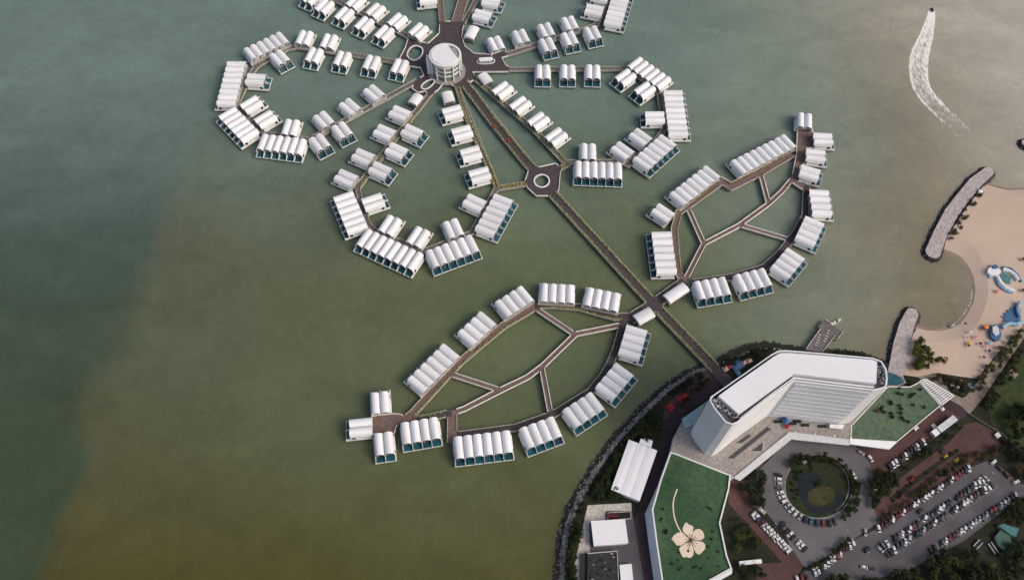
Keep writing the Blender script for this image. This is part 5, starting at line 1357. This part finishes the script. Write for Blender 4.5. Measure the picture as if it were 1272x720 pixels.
def car_row(p0, p1, axis, count, rowdesc, group, end='left', cols=None, skip=(), flip=False, seed=1):
    rn = random.Random(seed); a, b = U(*p0, LZ), U(*p1, LZ); k_ = 0; prev = None
    for i in range(count):
        if i in skip: continue
        f = i / (count - 1); p_ = a.lerp(b, f)
        e = U(p0[0] + (p1[0] - p0[0]) * f + axis[0], p0[1] + (p1[1] - p0[1]) * f + axis[1], LZ) - p_
        ang = math.atan2(e.y, e.x) + rn.uniform(-.05, .05) + (math.pi if rn.random() < .4 else 0)
        col = cols[i % len(cols)] if cols else rn.choice(BAG)
        k_ += 1; off = e.normalized() * rn.uniform(-.35, .35)
        car(p_ + off, ang, col, f'{col} car {rowdesc}, {ORD[k_]} from its {end} end', group)
G_ = 'cars in the car park'
car_row((1091, 657), (1203, 581.5), (.27, 1), 27, 'in the upper row of the car park', G_, cols=['white', 'maroon', 'maroon', 'black', 'white', 'maroon', 'red', 'white', 'maroon', 'black', 'white', 'white', 'grey', 'black', 'white', 'white', 'black', 'silver', 'white', 'black', 'black', 'white', 'red', 'red', 'maroon', 'navy', 'white'].copy() if False else
        ['white', 'maroon', 'maroon', 'black', 'white', 'maroon', 'red', 'white', 'maroon', 'black', 'white', 'white', 'grey', 'white', 'white', 'white', 'black', 'silver', 'white', 'black', 'black', 'white', 'red', 'red', 'maroon', 'blue', 'white'], seed=2)
car_row((1092.5, 682), (1224, 594), (.75, .62), 30, 'in the double row, upper line', G_, skip=(3, 11, 20), seed=3)
car_row((1101, 688.6), (1231.5, 602.6), (.75, .62), 30, 'in the double row, lower line', G_, skip=(7, 17), seed=4)
car_row((1156, 684.5), (1261, 616.5), (.3, 1), 24, 'in the lowest row of the car park', G_, skip=(2,), seed=5)
car_row((936, 638.5), (979, 684), (.7, -.62), 14, 'in the long row beside the red road', 'cars beside the red road', end='upper', cols=['white', 'white', 'blue', 'maroon', 'silver', 'white', 'white', 'white', 'white', 'white', 'white', 'white', 'white', 'white'], seed=6)
car_row((971, 651), (985, 667), (.7, -.62), 5, 'in the short dark row inside the drive', 'cars in the short row', end='upper', cols=['black', 'grey', 'black', 'white', 'black'], seed=7)
car_row((992, 674), (999, 682), (.7, -.62), 3, 'in the trio at the drive corner', 'cars at the drive corner', end='upper', cols=['white', 'white', 'black'], seed=8)
car_row((1012, 711), (1059, 674), (.35, 1), 13, 'in the row below the drive', 'cars below the round drive', cols=['white', 'white', 'black', 'white', 'white', 'silver', 'white', 'red', 'white', 'maroon', 'maroon', 'white', 'white'], seed=9)
car_row((990, 719.5), (1002, 718), (.3, 1), 3, 'at the bottom edge below the coach road', 'cars at the bottom edge', cols=['white', 'red', 'maroon'], seed=10)
car_row((1105, 580), (1147, 549), (.55, .85), 12, 'in the row by the faded roof', 'cars by the faded green roof', cols=['black', 'white', 'white', 'black', 'black', 'white', 'black', 'black', 'grey', 'white', 'black', 'white'], seed=11)
cc = U(1017, 604, LZ)
arc = [(967, 590), (966, 595), (966.5, 600.5), (967.5, 606), (969, 611.5), (971.3, 617), (974.3, 622.5), (978.2, 628), (982.8, 633), (988, 637.6), (993.8, 641.5), (1000, 645), (1007, 647.5), (1014.5, 649.5), (1022, 650), (1029.5, 649.5), (1036.5, 648)]
acol = ['black', 'white', 'silver', 'grey', 'white', 'white', 'white', 'silver', 'white', 'white', 'silver', 'black', 'teal', 'blue', 'red', 'black', 'black']
for i, (x, y) in enumerate(arc):
    pc = U(x, y, LZ); e = cc - pc
    car(pc, math.atan2(e.y, e.x) + (math.pi if i % 3 else 0), acol[i], f'{acol[i]} car round the pond garden, {ORD[i+1]} from the top of the arc', 'cars around the pond garden')
for (x, y, ax, ay, col, lab) in ((1080.5, 569.5, .6, .8, 'white', 'white car under the end of the entrance canopy'), (1069, 562.5, .8, .5, 'silver', 'silver car under the entrance canopy'), (1233.5, 574, .8, -.6, 'white', 'white car at the far corner of the car park'),
                                (1250, 590, .6, .8, 'maroon', 'dark red car at the right edge of the car park'), (1261.5, 598.5, .9, -.4, 'white', 'white car at the right edge of the car park'), (1241, 582, .7, .7, 'black', 'black car at the far right corner of the car park'),
                                (1074.5, 661, .1, 1, 'silver', 'silver car at the car park entrance'), (1077, 682.5, .7, -.7, 'black', 'black car crossing the car park entrance'), (1073.5, 704.2, 1, .25, 'white', 'white car at the lower edge of the car park'), (1082, 705.5, 1, .1, 'black', 'black car beside a white one at the lower edge'),
                                (1143, 634.5, .8, -.5, 'black', 'black car between the car park rows'), (1137, 532.5, .7, -.6, 'white', 'white car beside the faded green roof wall'), (1000.5, 573, .8, -.5, 'white', 'white car by the dark trees on top of the pond garden'), (1060, 590.5, .5, .8, 'white', 'white car half under trees right of the pond garden'),
                                (1166, 692, .3, 1, 'grey', 'grey car alone under the lowest car row'), (1171, 560, .8, -.5, 'black', 'black car on the red double road'), (1213, 563, .8, -.5, 'black', 'black car at the right end of the upper car row')):
    pc = U(x, y, LZ); e = U(x + ax * 4, y + ay * 4, LZ) - pc
    car(pc, math.atan2(e.y, e.x), col, lab, 'single parked cars')
def coach(px, py, ax, ay, L, label, name, cat, m, cab=None):
    pc = U(px, py, LZ + 2); e = U(px + ax * 4, py + ay * 4, LZ + 2) - pc
    t = thing(name, label, cat, (pc.x, pc.y, LZ + .05), math.atan2(e.y, e.x))
    mb = MB(); mb.box(-L / 2, L / 2, -1.25, 1.25, .45, 3.3); bd = obj('body', mb, m, t)
    bv = bd.modifiers.new('bevel', 'BEVEL'); bv.width = .18; bv.segments = 2
    mb = MB(); mb.box(-L / 2 + .4, L / 2 - .2, -1.262, 1.262, 1.7, 2.6); mb.box(L / 2 - .1, L / 2 + .015, -1.1, 1.1, 1.5, 2.8); obj('window_band', mb, M['carglass'], t)
    for i in range(2): mb = MB(); mb.box(-L * .3 + i * L * .4, -L * .3 + i * L * .4 + 1.2, -.6, .6, 3.29, 3.5); obj('roof_hatch', mb, M['greywhite'], t)
    for x in (-L * .32, L * .34):
        for y in (-1.1, 1.1): o = link('wheel', WHEEL, t, (x, y, .48)); o.scale = (1.5, 1.5, 1.5)
coach(932, 698, 1, -.1, 14, 'long white coach parked on the red road below the wedge garden', 'coach', 'bus', M['white'])
coach(943.5, 632, .7, .6, 8.5, 'beige minibus at the head of the row beside the red road', 'minibus', 'bus', M['beige'])
pc = U(1174, 528, LZ + 2); e = U(1178, 525, LZ + 2) - pc
t = thing('box_truck', 'grey box truck with white cab by the red road and pergola', 'truck', (pc.x, pc.y, LZ + .05), math.atan2(e.y, e.x))
mb = MB(); mb.box(-7, 9, -2.2, 2.2, .9, 4); obj('cargo_box', mb, M['greywhite'], t)
mb = MB(); mb.box(-12.5, -8, -2.1, 2.1, .6, 3.6); obj('cab', mb, M['white'], t)
mb = MB(); mb.box(-12.55, -12.49, -1.7, 1.7, 2, 3.2); obj('windscreen', mb, M['carglass'], t)
for x in (-10.5, -5, 4, 6.5):
    for y in (-1.8, 1.8): o = link('wheel', WHEEL, t, (x, y, .5)); o.scale = (1.6, 1.6, 1.6)
for (x0, y0, x1, y1, lab) in ((1210, 680, 1217.5, 672, 'long dark trailer with white rim left of the teal sheds'), (1228, 674, 1237, 687, 'long trailer with white rim in front of the green shed')):
    pc, e = U((x0 + x1) / 2, (y0 + y1) / 2, LZ), U(x1, y1, LZ) - U(x0, y0, LZ); L = e.length
    t = thing('boat_trailer', lab, 'trailer', (pc.x, pc.y, LZ), math.atan2(e.y, e.x), 'trailers by the sheds')
    mb = MB(); mb.box(-L / 2, L / 2, -1.1, 1.1, .5, .9); obj('bed', mb, M['dark'], t)
    for y in (-1.2, 1.2): mb = MB(); mb.box(-L / 2, L / 2, y - .14, y + .14, .55, 1.5); obj('side_rail', mb, M['white'], t)
    for x in (-.8, .8):
        for y in (-1.0, 1.0): link('wheel', WHEEL, t, (x, y, .33))
def buggy(px, py, ang, label):
    c = U(px, py, DZ); t = thing('buggy', label, 'buggy', (c.x, c.y, DZ + .01), ang)
    mb = MB(); mb.box(-1.7, 1.7, -.8, .8, .35, .8); mb.box(-.9, -.5, -.7, .7, .8, 1.4); mb.box(.2, .5, -.7, .7, .8, 1.2); obj('body', mb, M['red'], t)
    mb = MB(); mb.box(-1.5, 1.3, -.85, .85, 1.95, 2.05); obj('roof', mb, M['red'], t)
    for x in (-1.3, 1.15):
        for y in (-.75, .75): mb = MB(); mb.box(x - .04, x + .04, y - .04, y + .04, .8, 1.95); obj('post', mb, M['metal'], t)
    for x in (-1.1, 1.1):
        for y in (-.75, .75): link('wheel', WHEEL, t, (x, y, .33))
buggy(*zI(345, 435), R(115), 'bright red buggy on the causeway between ring and tower')
buggy(*zI(452, 545), R(125), 'dull red buggy further down the causeway near the ring')
buggy(*zC(822, 508), R(60), 'red buggy on the plaza left of the round tower')

# kerbs
line_marks((1088, 659), (1205, 580), (.27, 1), 28, 'white bay lines of the upper car row')
line_marks((1156, 686), (1263, 617), (.3, 1), 24, 'white bay lines of the lowest car row')
line_marks((1090.5, 683), (1226, 593), (.75, .62), 31, 'white bay lines of the middle row, upper line')
line_marks((1100.5, 691), (1235, 603), (.75, .62), 31, 'white bay lines of the middle row, lower line')
# lamp posts
for i, (x, y) in enumerate([(1070, 690), (1112, 668), (1152, 645), (1190, 618), (1228, 592), (962, 655), (1046, 660), (1084, 612)]):
    c = U(x, y, LZ); t = thing('street_lamp', f'slim grey street lamp {["between the car rows, first from the left", "between the car rows, second from the left", "between the car rows, third from the left", "between the car rows, fourth from the left", "between the car rows, farthest right", "inside the drive by the long car row", "at the lower right of the round drive", "at the right of the round drive"][i]}', 'lamp', (c.x, c.y, LZ), random.uniform(0, 6), 'street lamps')
    mb = MB(); mb.tube((0, 0, 0), (0, 0, 8), .11, .07, 8); obj('pole', mb, M['metal'], t)
    mb = MB(); mb.box(-.1, 1.8, -.06, .06, 7.9, 8.0); mb.box(1.2, 2.0, -.18, .18, 7.85, 8.02); obj('lamp_head', mb, M['metal'], t)

# ------------------------------------------------------------------ grow the trees: the largest as things, the small remainder as one stand
def project(p, z):
    c, s_ = math.cos(TH), math.sin(TH); dz = z - CAMZ
    dep = p.y * c - dz * s_; upv = p.y * s_ + dz * c
    return 636 + F * p.x / dep, 360 - F * upv / dep
vis = []
for sp_ in SPECS:
    x, y = project(sp_[7], sp_[8] + sp_[2]); m_ = sp_[2] * 1.9
    if -m_ < x < 1272 + m_ and y < 720 + m_: vis.append(sp_)
vis.sort(key=lambda q: -q[2] * (1 if q[6] == 'tree' else 3) - (5 if q[5] is None else 0))
for sp_ in vis[:295]: make_tree(*sp_)
rest = bmesh.new(); rr_ = random.Random(77)
for sp_ in vis[295:]:
    key = ('tree', sp_[3], rr_.randrange(4))
    if key not in CROWNS: CROWNS[key] = crown_mesh(*key)
    b_ = bmesh.new(); b_.from_mesh(CROWNS[key]); r_ = sp_[2]
    bmesh.ops.transform(b_, matrix=Matrix.Translation(V3(sp_[7], sp_[8])) @ Matrix.Rotation(rr_.uniform(0, 6.28), 4, 'Z') @ Matrix.Diagonal((r_, r_, r_ * 1.05, 1)), verts=b_.verts)
    for f_ in b_.faces: f_.material_index = sp_[3]
    me_ = bpy.data.meshes.new('tmp'); b_.to_mesh(me_); b_.free(); rest.from_mesh(me_); bpy.data.meshes.remove(me_)
me_ = bpy.data.meshes.new('small_trees'); rest.to_mesh(me_); rest.free()
for m_ in LEAF: me_.materials.append(m_)
if len(vis) > 295: tag(link('small_trees', me_), 'smallest trees and shrubs filling the planting strips round the hotel', 'trees', kind='stuff')
